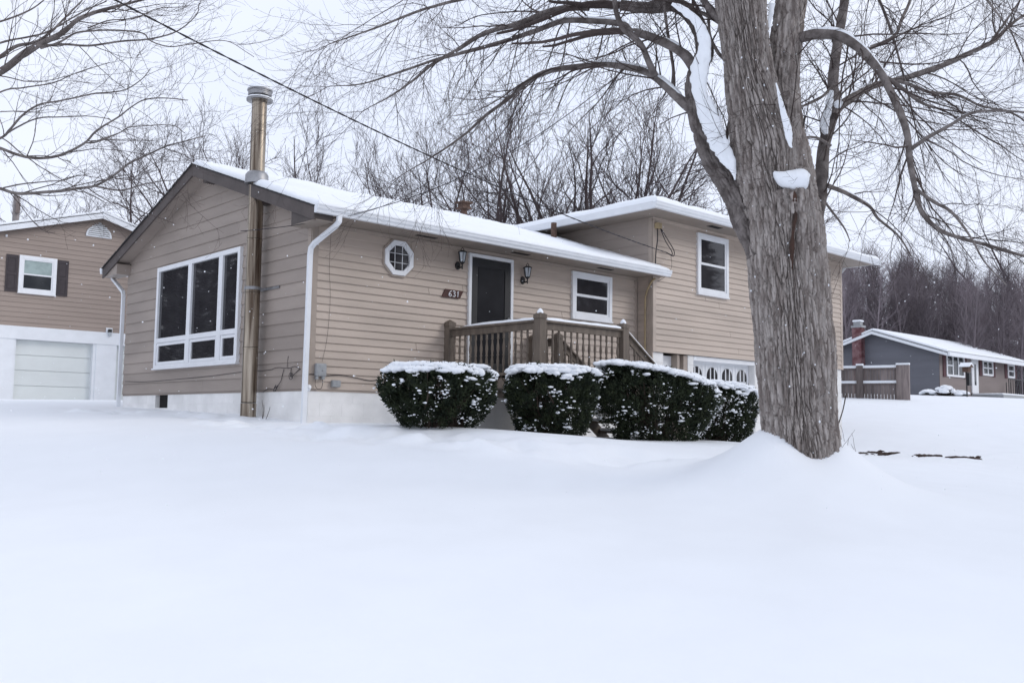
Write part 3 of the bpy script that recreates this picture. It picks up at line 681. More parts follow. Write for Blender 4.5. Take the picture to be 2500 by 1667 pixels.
lantern(2.872, 2.215, 'black lantern on the wall left of the front door, above the number sign')
lantern(4.435, 2.135, 'black lantern on the wall right of the front door')
sg = thing('house_number_sign', 'slanted dark brown number plaque reading 631 on tan siding', 'sign', (2.77, -.02, 1.71))
MB().prism([(2.605, 1.782), (3.008, 1.782), (2.927, 1.640), (2.524, 1.640)], 1, -.040, -.018).build('plate', M_sign, sg, bevel=.003)
def digit(pts, u, label):
    P3 = [(u+a*.105, -.044, 1.662+b*.098) for a, b in pts]
    MB().tube(smooth_path(P3, 18), .0075, 6, True).build('digit', M_white2, sg, label)
digit([(.62, 1.0), (.30, .72), (.10, .35), (.22, .06), (.48, .03), (.60, .25), (.42, .46), (.16, .34)], 2.665, 'numeral six')
digit([(.12, .90), (.38, 1.0), (.58, .82), (.42, .60), (.30, .56), (.48, .50), (.62, .26), (.40, .02), (.10, .08)], 2.752, 'numeral three')
digit([(.22, .78), (.42, .98), (.40, .95), (.36, .5), (.31, .02)], 2.838, 'numeral one')
mb_ = thing('utility_box', 'larger grey telephone box on the front wall beside the corner downspout', 'utility box', (.175, -.02, .17), 'grey utility boxes')
MB().box(.085, .268, -.095, -.02, .175, .375).build('box', M_greybox, mb_, bevel=.018)
MB().box(.092, .130, -.085, -.03, .125, .174).box(.20, .245, -.085, -.03, .130, .174).build('port', M_greybox, mb_, bevel=.006)
MB().lathe([(.009, 0), (.009, .006)], 0, 0, 8).build('latch', M_black, mb_, org=(0, 0, 0)).location = (.01, -.078, .09)
jb = thing('utility_box', 'smaller grey junction box at the bottom edge of the front siding', 'utility box', (.455, -.02, .02), 'grey utility boxes')
MB().box(.385, .530, -.085, -.02, .022, .128).build('box', M_greybox, jb, bevel=.012)
MB().box(.39, .525, -.091, -.086, .028, .122).build('lid', M_greybox, jb, bevel=.003)
def cable(name, label, pts, r, n=40, cat='cable', material=None, ns=6):
    pts = [np.array(p, float) for p in pts]; o0 = pts[0]
    mb = MB().tube(smooth_path(pts, n), r, ns); o = mb.build(name, material or M_cable, None, org=tuple(o0), smooth=True); tag(o, label, cat); return o
cable('wall_cable', 'thin dark cable running along the gable wall behind the steel pipe', [(-.022, 7.2, .25), (-.03, 6.2, .22), (-.022, 5, .23), (-.03, 3.2, .26), (-.025, 2.0, .30), (-.022, 1.2, .30), (-.03, .9, .33), (-.03, .55, .31), (-.03, .35, .33), (-.03, .18, .28)], .0045, 70)
lp = [(-.022, 1.34, -.05), (-.035, 1.15, .0), (-.03, 1.0, -.015), (-.03, .92, -.03)]
lp += [(-.035-.004*k, .86+.05*math.cos(k*.7), .0+.05*math.sin(k*.7-1)) for k in range(16)]+[(-.03, .78, .10), (-.03, .72, .22), (-.03, .68, .30)]
cable('wall_cable', 'tangled cable coil hanging at the foot of the gable siding', lp, .0045, 110)
lp = [(-.03, .46, .31)]+[(-.035-.003*k, .42+.045*math.cos(k*.75), .18+.05*math.sin(k*.75)) for k in range(14)]+[(-.03, .30, .24), (-.03, .20, .29)]
cable('wall_cable', 'small cable coil beside the corner downspout on the gable siding', lp, .005, 90)
cable('wall_cable', 'black cable sagging along the front siding from the telephone box to the shrubs', [(.0, -.028, .20), (.08, -.03, .20), (.27, -.03, .19), (.55, -.028, .21), (.85, -.03, .18), (1.1, -.03, .15), (1.35, -.028, .17), (1.9, -.03, .16), (2.5, -.03, .16)], .006, 60)
cable('wall_cable', 'small drooping wire loop under the telephone box', [(.10, -.06, .14), (.09, -.06, .04), (.14, -.06, -.02), (.20, -.06, .0), (.22, -.06, .08), (.21, -.06, .14)], .004, 30)
cable('wall_cable', 'faint wire running up the front siding above the telephone box', [(.22, -.026, .4), (.30, -.024, .8), (.33, -.026, 1.4), (.30, -.024, 1.9), (.31, -.03, 2.5)], .0018, 30)
cable('wall_cable', 'short stray wire poking up from the wide gable boards near the corner', [(-.022, .60, .32), (-.024, .58, .47), (-.022, .57, .50)], .0035, 12)
cable('conduit', 'tan conduit bending down the inside corner beside the upper wall', [(XI-.03, -.50, 2.50), (XI-.045, -.40, 2.42), (XI-.05, -.28, 2.2), (XI-.05, -.25, 1.9), (XI-.05, -.25, .3)], .019, 40, 'conduit', M_conduit, 8)
# service drop at the upper corner
sc0 = np.array([XI+.12, UD-.10, 3.58])
sd_ = thing('service_bracket', 'tan bracket with looped service wires at the upper wall corner', 'wire fitting', tuple(sc0))
MB().box(XI+.02, XI+.16, UD-.12, UD-.026, 3.55, 3.67).build('bracket', M_conduit, sd_, bevel=.01)
lw = MB()
lw.tube(smooth_path([(XI+.05, UD-.08, 3.56), (XI+.03, UD-.10, 3.3), (XI+.03, UD-.06, 3.05), (XI+.02, UD-.05, 2.55)], 20), .012, 6)
lw.tube(smooth_path([(XI+.12, UD-.1, 3.56), (XI+.25, UD-.14, 3.3), (XI+.42, UD-.16, 3.12), (XI+.35, UD-.22, 3.02), (XI+.15, UD-.24, 3.04)], 24), .010, 6)
lw.tube(smooth_path([(XI+.14, UD-.1, 3.56), (XI+.3, UD-.14, 3.36), (XI+.5, UD-.16, 3.14), (XI+.40, UD-.22, 3.0), (XI+.15, UD-.24, 3.04)], 24), .010, 6)
lw.tube(smooth_path([(XI+.40, UD-.16, 3.02), (XI+.5, UD-.10, 2.8), (XI+.35, UD-.08, 2.6), (XI+.1, UD-.05, 2.45)], 24), .004, 4)
lw.build('wire', M_cable, sd_, smooth=True)
e0 = np.array([XI+.15, UD-.24, 3.04])
def span(p0, p1, sag, n=60, t0=0.0):
    t = np.linspace(t0, 1, n)[:, None]; P_ = p0+(p1-p0)*t; P_[:, 2] -= sag*4*(t*(1-t))[:, 0]; return P_
def powerline(name, label, P_, r, twist=0):
    mb = MB()
    if twist:
        n = len(P_); a = np.linspace(0, twist*2*math.pi, n)
        for k in range(2):
            Q_ = P_.copy(); Q_[:, 2] += r*.9*np.cos(a+math.pi*k); Q_[:, 0] += r*.9*np.sin(a+math.pi*k); mb.tube(Q_, r, 5)
    else: mb.tube(P_, r, 5)
    o = mb.build(name, M_cable, None, smooth=True, org=tuple(P_[0])); tag(o, label, 'cable'); return o
# parabola through pole side, mid point and the upper corner
def three(p0, pm, p1, tm, n=120):
    t = np.linspace(-.25, 1, n)[:, None]
    l0 = (t-tm)*(t-1)/((0-tm)*(0-1)); lm = (t-0)*(t-1)/((tm)*(tm-1)); l1 = (t-0)*(t-tm)/((1)*(1-tm))
    return p0*l0+pm*lm+p1*l1
powerline('service_cable', 'twisted black service cable crossing the sky from upper left down to the house corner', span(U(200, -42, 9.0), e0, .19, 260, -.3), .0065, 40)
c0 = np.array([.12, -.52, 2.555])
powerline('telephone_cable', 'thick straight wire rising right from the front left eave', three(c0, U(1246, 371, 13.5), U(1700, 5, 11.3), .5), .006)
powerline('telephone_cable', 'thin slack wire rising from the front left eave to the tree limbs', three(c0, U(1005, 470, 13.6), U(1290, 245, 12.0), .45), .004)

# ------------------------------------------------------------------ yew shrubs in front of the porch
def shrub(cx, cy, a, b, zt, tilt, label, lobes, seed, nleaf=31000, base_w=.62):
    rs = np.random.default_rng(seed); z0 = gz(cx, cy)-.02; H = zt-z0
    t = thing('yew_shrub', label, 'shrub', (cx, cy, z0), 'clipped yew shrubs below the porch')
    def width(h):                       # outline: narrow foot, bulging shoulder, flat top
        return base_w+(1-base_w)*np.clip(h/.62, 0, 1)**.8-.24*np.clip((h-.68)/.32, 0, 1)**2
    V = []
    want = nleaf; P_ = []
    while sum(len(p) for p in P_) < want:
        n = want*3
        q = rs.uniform(-1, 1, (n, 3)); h = (q[:, 2]+1)/2
        r = np.hypot(q[:, 0], q[:, 1]); wd = width(h)
        x = q[:, 0]; y = q[:, 1]
        pos = np.c_[cx+x*a, cy+y*b, z0+h*(H+tilt*x)]
        lump = fbm(pos*3.2+seed, 3)-.44
        rr = r/(wd*(1+.30*lump))
        ok = (rr < 1) & (rs.random(n) < np.clip((rr-.35)*1.5, .06, 1)+ (h > .85)*.5)
        if lobes:                        # gap low down between two stems
            gp = np.abs(x-lobes)/(np.clip(.30-h*.62, .0, 1)+1e-6); ok &= ~((h < .46) & (gp < 1) & (rs.random(n) < .93))
            ok &= ~((h < .12) & (rs.random(n) < .5))
        dens = fbm(pos*5.5+seed*3, 3); ok &= dens > .33+.10*rs.random(n)
        P_.append(pos[ok])
    P_ = np.concatenate(P_)[:want]; n = len(P_)
    D = P_-np.array([cx, cy, z0+H*.25]); D /= np.linalg.norm(D, axis=1, keepdims=True)+1e-9
    D = D+rs.normal(0, .6, (n, 3)); D[:, 2] += .35; D /= np.linalg.norm(D, axis=1, keepdims=True)
    Sx = np.cross(D, rs.normal(0, 1, (n, 3))); Sx /= np.linalg.norm(Sx, axis=1, keepdims=True)+1e-9
    ln = (rs.uniform(.022, .058, n)+.06*(rs.random(n) < .012))[:, None]; wd = rs.uniform(.0045, .0095, n)[:, None]
    V = np.stack([P_-Sx*wd*.5, P_+Sx*wd*.5, P_+D*ln*.7+Sx*wd, P_+D*ln, P_+D*ln*.7-Sx*wd], 1)
    nr = np.cross(D, Sx); V[:, 2:5] += (nr*rs.uniform(-.012, .012, (n, 1)))[:, None, :]
    idx = np.arange(n*5).reshape(n, 5)
    link('foliage', np_mesh('foliage', V.reshape(-1, 3)-np.array(wloc(t)), idx, M_leaf), t)
    # stems
    tb = Tubes(); k = 46
    base = np.array([[cx, cy, z0]]*k)+np.c_[rs.normal(0, .05*a, k)+(np.where(rs.random(k) < .5, -1, 1)*.30*a if lobes else 0), rs.normal(0, .05, k), np.full(k, -.05)]
    tip = np.c_[cx+rs.uniform(-.85, .85, k)*a, cy+rs.uniform(-.85, .85, k)*b, z0+rs.uniform(.5, .95, k)*H]
    tt = np.linspace(0, 1, 7)[None, :, None]; C_ = base[:, None]*(1-tt)+tip[:, None]*tt; C_[:, :, 2] -= (.12*tt*(1-tt))[:, :, 0]
    C_ += rs.normal(0, .018, C_.shape)
    tb.add(C_, np.linspace(.017, .005, 7)[None]*rs.uniform(.7, 1.4, (k, 1)), 5)
    tb.build('stem', M_stem, t)
    # snow: lumpy cap with holes, and dabs caught on the sides
    tu = Tubes(); vs = []; fs_ = []
    ico = bmesh.new(); bmesh.ops.create_icosphere(ico, subdivisions=2, radius=1); iv = np.array([v.co[:] for v in ico.verts]); ifc = np.array([[v.index for v in f.verts] for f in ico.faces]); ico.free()
    ico = bmesh.new(); bmesh.ops.create_icosphere(ico, subdivisions=1, radius=1); jv = np.array([v.co[:] for v in ico.verts]); jfc = np.array([[v.index for v in f.verts] for f in ico.faces]); ico.free()
    K = 0; allv = []; allf = []
    def blob(p, s, base_v, base_f):
        nonlocal K
        nzz = 1+.45*(vnoise(base_v*1.7+p*9)-.5)[:, None]
        allv.append(base_v*nzz*s+p); allf.append(base_f+K); K += len(base_v)
    g = np.linspace(-1, 1, 30)
    for gx_ in np.arange(-1, 1.001, .07/a):
        for gy_ in np.arange(-1, 1.001, .07/b):
            x = gx_+rs.normal(0, .02); y = gy_+rs.normal(0, .02); pr_ = np.array([[cx+x*a, cy+y*b, 0]])
            lump = float(fbm(np.array([[cx+x*a, cy+y*b, z0+H]])*3.2+seed, 3)[0])-.44
            rr = math.hypot(x, y)/(.92*(1+.30*lump))
            if rr > 1.02: continue
            cov = float(fbm(pr_*5.5+seed*7, 3)[0])
            if cov < .26+.10*max(0, rr-.6)*2: continue
            zt_ = z0+H+tilt*x-.10*max(0, rr-.55)**2*4+.03*(cov-.45)
            s_ = rs.uniform(.6, 1.25)
            blob(np.array([cx+x*a, cy+y*b, zt_+.004]), np.array([.072*s_, .072*s_, rs.uniform(.026, .052)]), iv, ifc)
    def side_pt(an, h):
        wdt = float(width(np.array([h]))[0])
        p = np.array([cx+a*wdt*math.cos(an), cy+b*wdt*math.sin(an), z0+h*(H+tilt*math.cos(an)*wdt)])
        lump = float(fbm(p[None]*3.2+seed, 3)[0])-.44; p[:2] = np.array([cx, cy])+(p[:2]-np.array([cx, cy]))*(1+.30*lump); return p
    for q_ in range(int(420*(a+b)/1.4)):          # rim: snow slumping over the shoulder
        an = rs.uniform(0, 2*math.pi); dn = rs.random()**1.6; h = 1.0-.24*dn; p = side_pt(an, h)
        if float(fbm(p[None]*np.array([5, 5, 2.5])+seed*5, 3)[0]) < .36+.20*dn: continue
        s_ = rs.uniform(.45, 1.25)*(1-.45*dn)
        blob(p, np.array([.078*s_*rs.uniform(.7, 1.4), .078*s_*rs.uniform(.7, 1.4), .030*s_]), iv, ifc)
    m_ = 0
    while m_ < int(420*a):
        an = rs.uniform(0, 2*math.pi); h = rs.uniform(.10, .88); p = side_pt(an, h)
        cl_ = float(fbm(p[None]*6.5+seed, 3)[0])
        if cl_ < .46: m_ += .35; continue
        k_ = 1 if rs.random() < .6 else rs.integers(2, 5)
        for _ in range(k_):
            s_ = .35+rs.exponential(.42); s_ = min(s_, 2.2); pp_ = p+rs.normal(0, .022, 3)*(k_ > 1)
            blob(pp_, np.array([.016*s_*rs.uniform(.5, 1.8), .016*s_*rs.uniform(.5, 1.8), .010*s_*rs.uniform(.6, 1.4)]), jv, jfc)
        m_ += 1
    link('snow_clumps', np_mesh('snow_clumps', np.concatenate(allv)-np.array(wloc(t)), np.concatenate(allf), M_snow, True), t)
    return t
shrub(.14, -3.05, .84, .58, .225, .0, 'leftmost yew shrub, snow-topped and split low down into two stems', .12, 11, 31000)
shrub(2.16, -3.08, .78, .60, .305, .0, 'rounded snow-topped yew shrub second from the left, below the porch corner', 0, 23)
shrub(4.52, -3.10, 1.42, .66, .345, -.17, 'longest snow-topped yew shrub, below the porch steps', 0, 37, 46000)
shrub(6.75, -2.70, .86, .62, .24, -.06, 'rightmost yew shrub, partly behind the big tree trunk', 0, 51)

# ------------------------------------------------------------------ tree growing tools
def grow(S0, D0, Ln, R0, R1, n, wob, trop, rng, tip=None, uni=.0):
    B = len(S0); P_ = np.empty((B, n, 3)); P_[:, 0] = S0; d = D0.copy(); st = (Ln/(n-1))[:, None]
    for i in range(1, n):
        f = i/(n-1)
        d = d+rng.normal(0, wob, (B, 3))+np.asarray(trop)*(1-f)/(n-1)*2+(np.asarray(tip)*f/(n-1)*2 if tip is not None else 0)
        d /= np.linalg.norm(d, axis=1, keepdims=True)+1e-9
        P_[:, i] = P_[:, i-1]+d*st
    R = R0[:, None]+(R1-R0)[:, None]*np.linspace(0, 1, n)[None]
    return P_, R
def spawn(P_, R, k, t0, t1, ang, rng, sd=.2, up=0.0):
    B, n, _ = P_.shape; t = (t0+(t1-t0)*(np.arange(k)[None]+rng.random((B, k)))/k)*(n-1); t = np.minimum(t, n-1.001); i = t.astype(int); f = (t-i)[..., None]
    b = np.arange(B)[:, None]
    S0 = P_[b, i]*(1-f)+P_[b, i+1]*f; T = P_[b, i+1]-P_[b, i]; T /= np.linalg.norm(T, axis=2, keepdims=True)+1e-9
    A = np.cross(T, rng.normal(0, 1, T.shape)); A /= np.linalg.norm(A, axis=2, keepdims=True)+1e-9
    an = rng.normal(ang, sd, (B, k))[..., None]
    D = np.cos(an)*T+np.sin(an)*A; D[..., 2] += up; D /= np.linalg.norm(D, axis=2, keepdims=True)
    r = R[b, i]*(1-f[..., 0])+R[b, i+1]*f[..., 0]
    return S0.reshape(-1, 3), D.reshape(-1, 3), r.reshape(-1), (t/(n-1)).reshape(-1)

# ------------------------------------------------------------------ the big maple
maple = thing('maple_tree', 'huge bare maple with furrowed grey trunk and snow in its forks, nearest the street', 'tree', (float(TB[0]), float(TB[1]), gz(TB[0], TB[1])-.3))
ROWS = [(1190, 1948, 92, 1998, 64), (1115, 1944, 81, 1988, 58), (1060, 1938, 74, 1984, 56), (1000, 1932, 71, 1979, 57), (877, 1921, 70, 1972, 60), (778, 1908, 66, 1966, 58), (678, 1896, 63, 1961, 55), (600, 1888, 62, 1955, 52),
        (529, 1881, 62, 1949, 51), (470, 1872, 64, 1941, 45), (430, 1864, 67, 1934, 41), (357, 1863, 72, 1922, 34), (268, 1845, 63, 1880, 30), (180, 1831, 57, 1850, 26), (90, 1819, 55, 1830, 24), (0, 1809, 57, 1812, 22), (-120, 1799, 54, 1800, 20), (-300, 1788, 48, 1788, 20), (-600, 1775, 40, 1775, 18), (-1000, 1790, 26, 1790, 12)]
rows = np.array(ROWS, float); NT = 440
rr_ = smooth_path(rows, 2400); rr_ = np.concatenate([rr_[rr_[:, 0] > -20][::2], rr_[rr_[:, 0] <= -20][::24], rr_[-1:]]); NZ = len(rr_)
rt_, fw_ = AX[0], AX[2]; hr = np.array([math.cos(YAW), -math.sin(YAW), 0]); hf = np.array([math.sin(YAW), math.cos(YAW), 0])
sc_ = TREE_D/FPX; th = np.linspace(0, 2*math.pi, NT, endpoint=False)
V = np.empty((NZ, NT, 3))
for i, (py, cl, rl, crx, rr2) in enumerate(rr_):
    c = U((cl+crx)/2, py, TREE_D); off = (crx-cl)/2*sc_; Rl, Rr = rl*sc_, rr2*sc_
    def polar(d, off_, R, fo=0.0):     # ray from centre to a circle centred at (off_, fo)
        cx_, cy_ = off_, fo; bq = np.cos(d)*cx_+np.sin(d)*cy_; disc = bq*bq-(cx_*cx_+cy_*cy_-R*R)
        return np.where(disc > 0, bq+np.sqrt(np.maximum(disc, 0)), 0)
    r1_ = polar(th, -off, Rl, .02); r2_ = polar(th, off, Rr, -.05 if py > 420 else .0)
    rad = np.log(np.exp(r1_*55)+np.exp(r2_*55))/55
    V[i] = c+rad[:, None]*(np.cos(th)[:, None]*hr+np.sin(th)[:, None]*hf)
cen = V.mean(1, keepdims=True); Nn = V-cen; Nn /= np.linalg.norm(Nn, axis=2, keepdims=True)
arc = (th[None]*.40)*np.ones((NZ, 1)); hgt = V[..., 2]
ca, sa = np.cos(th)[None]*.42*np.ones((NZ, 1)), np.sin(th)[None]*.42*np.ones((NZ, 1))
def worley(p):
    i0 = np.floor(p).astype(np.int64); d1 = np.full(p.shape[:-1], 9.0); d2 = d1.copy()
    for dx in (-1, 0, 1):
        for dy in (-1, 0, 1):
            for dz in (-1, 0, 1):
                c = i0+np.array([dx, dy, dz]); q = np.stack([hash3(c[..., 0]+k*101, c[..., 1]+k*57, c[..., 2]+k*31) for k in (1, 2, 3)], -1)
                d = np.linalg.norm(c+q-p, axis=-1); d2 = np.minimum(d2, np.maximum(d1, d)); d1 = np.minimum(d1, d)
    return d2-d1
sm = lambda x, a, b: (lambda t: t*t*(3-2*t))(np.clip((x-a)/(b-a), 0, 1))
def bark(ca, sa, hgt, amp=1.0):
    warp = (fbm(np.stack([ca*3+5, sa*3, hgt*1.1], -1), 3)-.44)*2.4+.5*(fbm(np.stack([ca*14, sa*14, hgt*7], -1), 2)-.4)
    w1 = worley(np.stack([ca*21+warp, sa*21+warp, hgt*2.3], -1)); w2 = worley(np.stack([ca*40+warp*1.5+9, sa*40+warp*1.5, hgt*6.5], -1))
    return amp*(.042*sm(w1, .015, .15)+.012*sm(w1, .15, .6)+.017*sm(w2, .01, .17)-.052+.007*vnoise(np.stack([ca*30, sa*30, hgt*12], -1))+.007*(vnoise(np.stack([ca*90, sa*90, hgt*40], -1))-.5))
disp = bark(ca, sa, hgt)+.022*(fbm(np.stack([ca*4, sa*4, hgt*1.7+40], -1), 3)-.44)
seam = np.exp(-((rr_[:, 0]-590)/95)**2)[:, None]*np.exp(-((th[None]-(1.5*math.pi+.22))/.10)**2)
V = V+Nn*(disp-.06*seam)[..., None]
ii = np.arange(NZ*NT).reshape(NZ, NT); Q = np.stack([ii[:-1], np.roll(ii, -1, 1)[:-1], np.roll(ii, -1, 1)[1:], ii[1:]], -1).reshape(-1, 4)
link('trunk', np_mesh('trunk', V.reshape(-1, 3)-np.array(wloc(maple)), Q[:, ::-1], M_bark, True), maple)
r_ = np.random.default_rng(21); ico = bmesh.new(); bmesh.ops.create_icosphere(ico, subdivisions=1, radius=1); cv_ = np.array([v.co[:] for v in ico.verts]); cf_ = np.array([[v.index for v in f.verts] for f in ico.faces]); ico.free()
av, af = [], []
while len(av) < 130:
    i_, j_ = r_.integers(0, NZ-40), r_.integers(0, NT)
    if Nn[i_, j_]@fw_ > .2 or r_.random() > .35+.65*max(0, Nn[i_, j_]@rt_): continue
    q = r_.uniform(.003, .011)**1.0; Vc = cv_*(1+.5*(r_.random((len(cv_), 1))-.5))*q*np.array([1, 1, 1.5]); af.append(cf_+len(av)*len(cv_)); av.append(Vc+V[i_, j_])
link('snow_flecks', np_mesh('snow_flecks', np.concatenate(av)-np.array(wloc(maple)), np.concatenate(af), M_snow, True), maple)
Z3 = lambda x, y: (1600+.4464*x, .4464*y)
Z2 = lambda x, y: (800+.4252*x, .4252*y)
LIMBS = []      # (name, pts[(px,py)], w0,w1 px, d0,d1, snow, twigs)
def limb(pts, w0, w1, d0, d1, snow=0, conv=None, detail=0, tw=1.0, bark=None):
    pts = [conv(*p) if conv else p for p in pts]
    LIMBS.append((pts, w0, w1, d0, d1, snow, detail, tw, bark))
D0 = TREE_D
limb([(1950, 560), (1947, 440), (1930, 357), (1914, 268), (1912, 180), (1920, 90), (1932, 0), (1960, -250), (2010, -650)], 78, 64, D0+.08, D0+.4, 0, None, 2, .6, 'M')        # second stem
limb([(800, 1560), (862, 1340), (893, 1120), (908, 980), (924, 800), (970, 640), (985, 540), (972, 470), (985, 330), (1005, 190), (1035, 0), (1060, -300)], 34, 19, D0+.42, D0+1.0, 0, Z3, 1, 1.0)
limb([(975, 640), (1010, 590), (1080, 530), (1180, 470), (1350, 430), (1560, 360), (1830, 240), (1930, 150), (2016, 90), (2200, 10)], 22, 4, D0+.6, D0+2.2, 1, Z3, 1, 1.2)
limb([(600, 1560), (530, 1330), (475, 1160), (410, 1020), (330, 890), (270, 740), (235, 600), (220, 480), (235, 380), (270, 290), (255, 190), (215, 110), (160, 55), (90, 25), (30, 38), (-60, 45), (-190, 30)], 62, 22, D0-.05, D0+.9, 0, Z3, 2, .5)   # big snowy limb
limb([(1500, 45), (1300, 62), (1100, 135), (900, 190), (740, 290), (600, 370), (480, 470), (350, 560), (200, 640)], 16, 1.6, D0+.9, D0+1.5, 1, Z2, 1, .9)
limb([(2110, 650), (2040, 585), (1960, 510), (1900, 460), (1830, 415), (1680, 380), (1520, 375), (1280, 410), (1150, 470), (1050, 560), (900, 670), (780, 780), (600, 900), (420, 1010)], 24, 2, D0+.3, D0+2.0, 1, Z2, 1, 1.3)
limb([(2100, 390), (2050, 320), (1950, 255), (1830, 205), (1740, 185)], 24, 18, D0+.35, D0+.6, 1, Z2, 1, .6)
limb([(1740, 185), (1680, 135), (1500, 122), (1350, 125), (1180, 185), (1000, 240), (750, 310), (600, 350), (400, 420), (200, 485), (0, 500)], 17, 1.8, D0+.6, D0+1.6, 1, Z2, 1, .95)
limb([(1880, 440), (1840, 350), (1795, 255), (1700, 170), (1660, 80), (1640, -40), (1600, -200)], 16, 9, D0+.5, D0+.2, 0, Z2, 1, .9)
limb([(1980, 495), (1985, 400), (1962, 250), (1940, 100), (1925, -60)], 8, 6, D0+.7, D0+.4, 0, Z2, 1, .6)
limb([(800, 200), (880, 188), (1000, 195), (1100, 250), (1180, 330), (1240, 410), (1290, 510), (1340, 620), (1378, 740), (1388, 850), (1410, 980), (1440, 1120), (1480, 1190), (1560, 1260), (1700, 1310), (1850, 1350), (2016, 1400), (2150, 1430)], 25, 5, D0+.2, D0-1.2, 1, Z3, 1, 1.3)
limb([(1395, 815), (1500, 745), (1620, 680), (1720, 620), (1840, 602), (2016, 612), (2200, 650)], 10, 3, D0-.5, D0-1.3, 1, Z3, 1, 1.0)
limb([(1420, 1030), (1520, 1100), (1620, 1160), (1720, 1290), (1800, 1430), (1920, 1560)], 9, 2.5, D0-.7, D0-1.4, 0, Z3, 1, .9)
limb([(1240, 410), (1330, 470), (1420, 540), (1470, 570), (1530, 590)], 11, 5, D0-.1, D0-.3, 0, Z3, 1, .8)
limb([(1270, 430), (1380, 460), (1500, 505), (1650, 520), (1780, 580), (1950, 620), (2100, 720)], 9, 3, D0+1.2, D0+1.6, 1, Z3, 1, 1.0)
limb([(940, 1015), (1050, 1060), (1170, 1130), (1220, 1200), (1330, 1290), (1400, 1400)], 11, 3, D0+.5, D0+1.0, 1, Z3, 1, .8)
limb([(920, 1095), (1000, 1200), (1040, 1260), (1065, 1320)], 6, 2, D0+.5, D0+.7, 0, Z3, 1, .5)
limb([(1120, 300), (1180, 262), (1250, 235), (1320, 180), (1350, 100), (1385, 20), (1430, -120)], 11, 5, D0+.8, D0+1.5, 1, Z3, 1, 1.0)
limb([(1830, 240), (1880, 170), (1960, 60), (2040, -60)], 7, 3, D0+1.7, D0+2.2, 0, Z3, 1, 1.0)
limb([(960, 800), (890, 760), (820, 755), (785, 780)], 7, 4, D0+.4, D0+.1, 0, Z3, 1, .2)
limb([(975, 470), (900, 540), (830, 575), (760, 590)], 7, 3, D0+.6, D0+.2, 0, Z3, 1, .3)
limb([(385, 780), (400, 690), (425, 620), (450, 540)], 9, 7, D0+.35, D0+.6, 0, Z3, 1, .2)
limb([(355, 110), (310, 60), (270, 10), (230, -80)], 20, 14, D0+.1, D0+.3, 0, Z3, 1, .3)
limb([(370, 130), (300, 90), (240, 65)], 13, 9, D0+.25, D0+.4, 0, Z3, 1, .1)
limb([(380, 330), (340, 285), (300, 200), (290, 100)], 9, 6, D0+.25, D0+.5, 0, Z3, 1, .2)
limb([(1600, -150), (1450, -90), (1250, -30), (1050, 20), (900, 75), (800, 110)], 13, 2, D0+.2, D0-.3, 0, None, 1, .9)
limb([(1760, -260), (1500, -240), (1300, -200), (1120, -120), (1000, -10)], 20, 3, D0-.3, D0-1.2, 1, None, 1, .9)
limb([(1960, -250), (2080, -260), (2230, -180), (2360, -60), (2470, 80)], 18, 3, D0+.1, D0-1.4, 0, None, 1, 1.5)
limb([(2060, -200), (2120, -60), (2170, 60), (2210, 200), (2240, 330)], 9, 3, D0+1.0, D0+1.4, 0, None, 1, 1.2)
SRC = []
for pts, w0, w1, d0, d1, snow, det, tw, brk in LIMBS:
    n = len(pts); P_ = np.array([U(px, py, d0+(d1-d0)*k/(n-1)) for k, (px, py) in enumerate(pts)])
    m_ = 14*n if det < 2 else 46*n; C_ = smooth_path(P_, m_)
    f = np.linspace(0, 1, m_); dd = d0+(d1-d0)*f
    R = (w0*(1-f)+w1*f)/FPX*dd*.53
    if snow == 0 and (det == 2 or w0 > 30): R = R*np.clip(.35+f*6, 0, 1)
    if det < 2:
        C_[1:-1] += (fbm(np.c_[C_*2.1], 3)[1:-1, None]-.44)*np.array([.03, .03, .05])
        R = R*(1+.18*(vnoise(C_*9)-.5))
    ns = 84 if det == 2 else 12
    tb = Tubes(); tb.add(C_[None], R[None], ns)
    if det == 2:
        Vv = tb.v[0]; ccen = np.repeat(C_, ns, 0); nn = Vv-ccen; rr0 = np.linalg.norm(nn, axis=1, keepdims=True); nn /= rr0+1e-9
        aa = np.tile(np.arange(ns), m_)/ns*2*math.pi
        hh_ = np.repeat(np.r_[0, np.cumsum(np.linalg.norm(np.diff(C_, axis=0), axis=1))], ns)
        tb.v[0] = Vv+nn*bark(np.cos(aa)*rr0[:, 0]*1.1, np.sin(aa)*rr0[:, 0]*1.1, hh_+7, .8)[:, None]*np.minimum(1, rr0/.14)
    o = tb.build('limb', M_bark if brk == 'M' else M_limb, maple)
    if snow:
        # snow lying along the upper side of the limb
        q = np.linspace(0, 1, m_); gate = np.clip((fbm(C_*2.6+3, 3)-.36)*7, 0, 1)*np.clip(q*12, 0, 1)*np.clip((.62-q)*6, 0, 1)
        ts = Tubes(); ts.add((C_+np.array([0, 0, 1.0])*(R*.85)[:, None])[None], (R*.66*gate+.0005)[None], 10); ts.build('snow_strip', M_snow, maple)
    SRC.append((C_, R, tw))
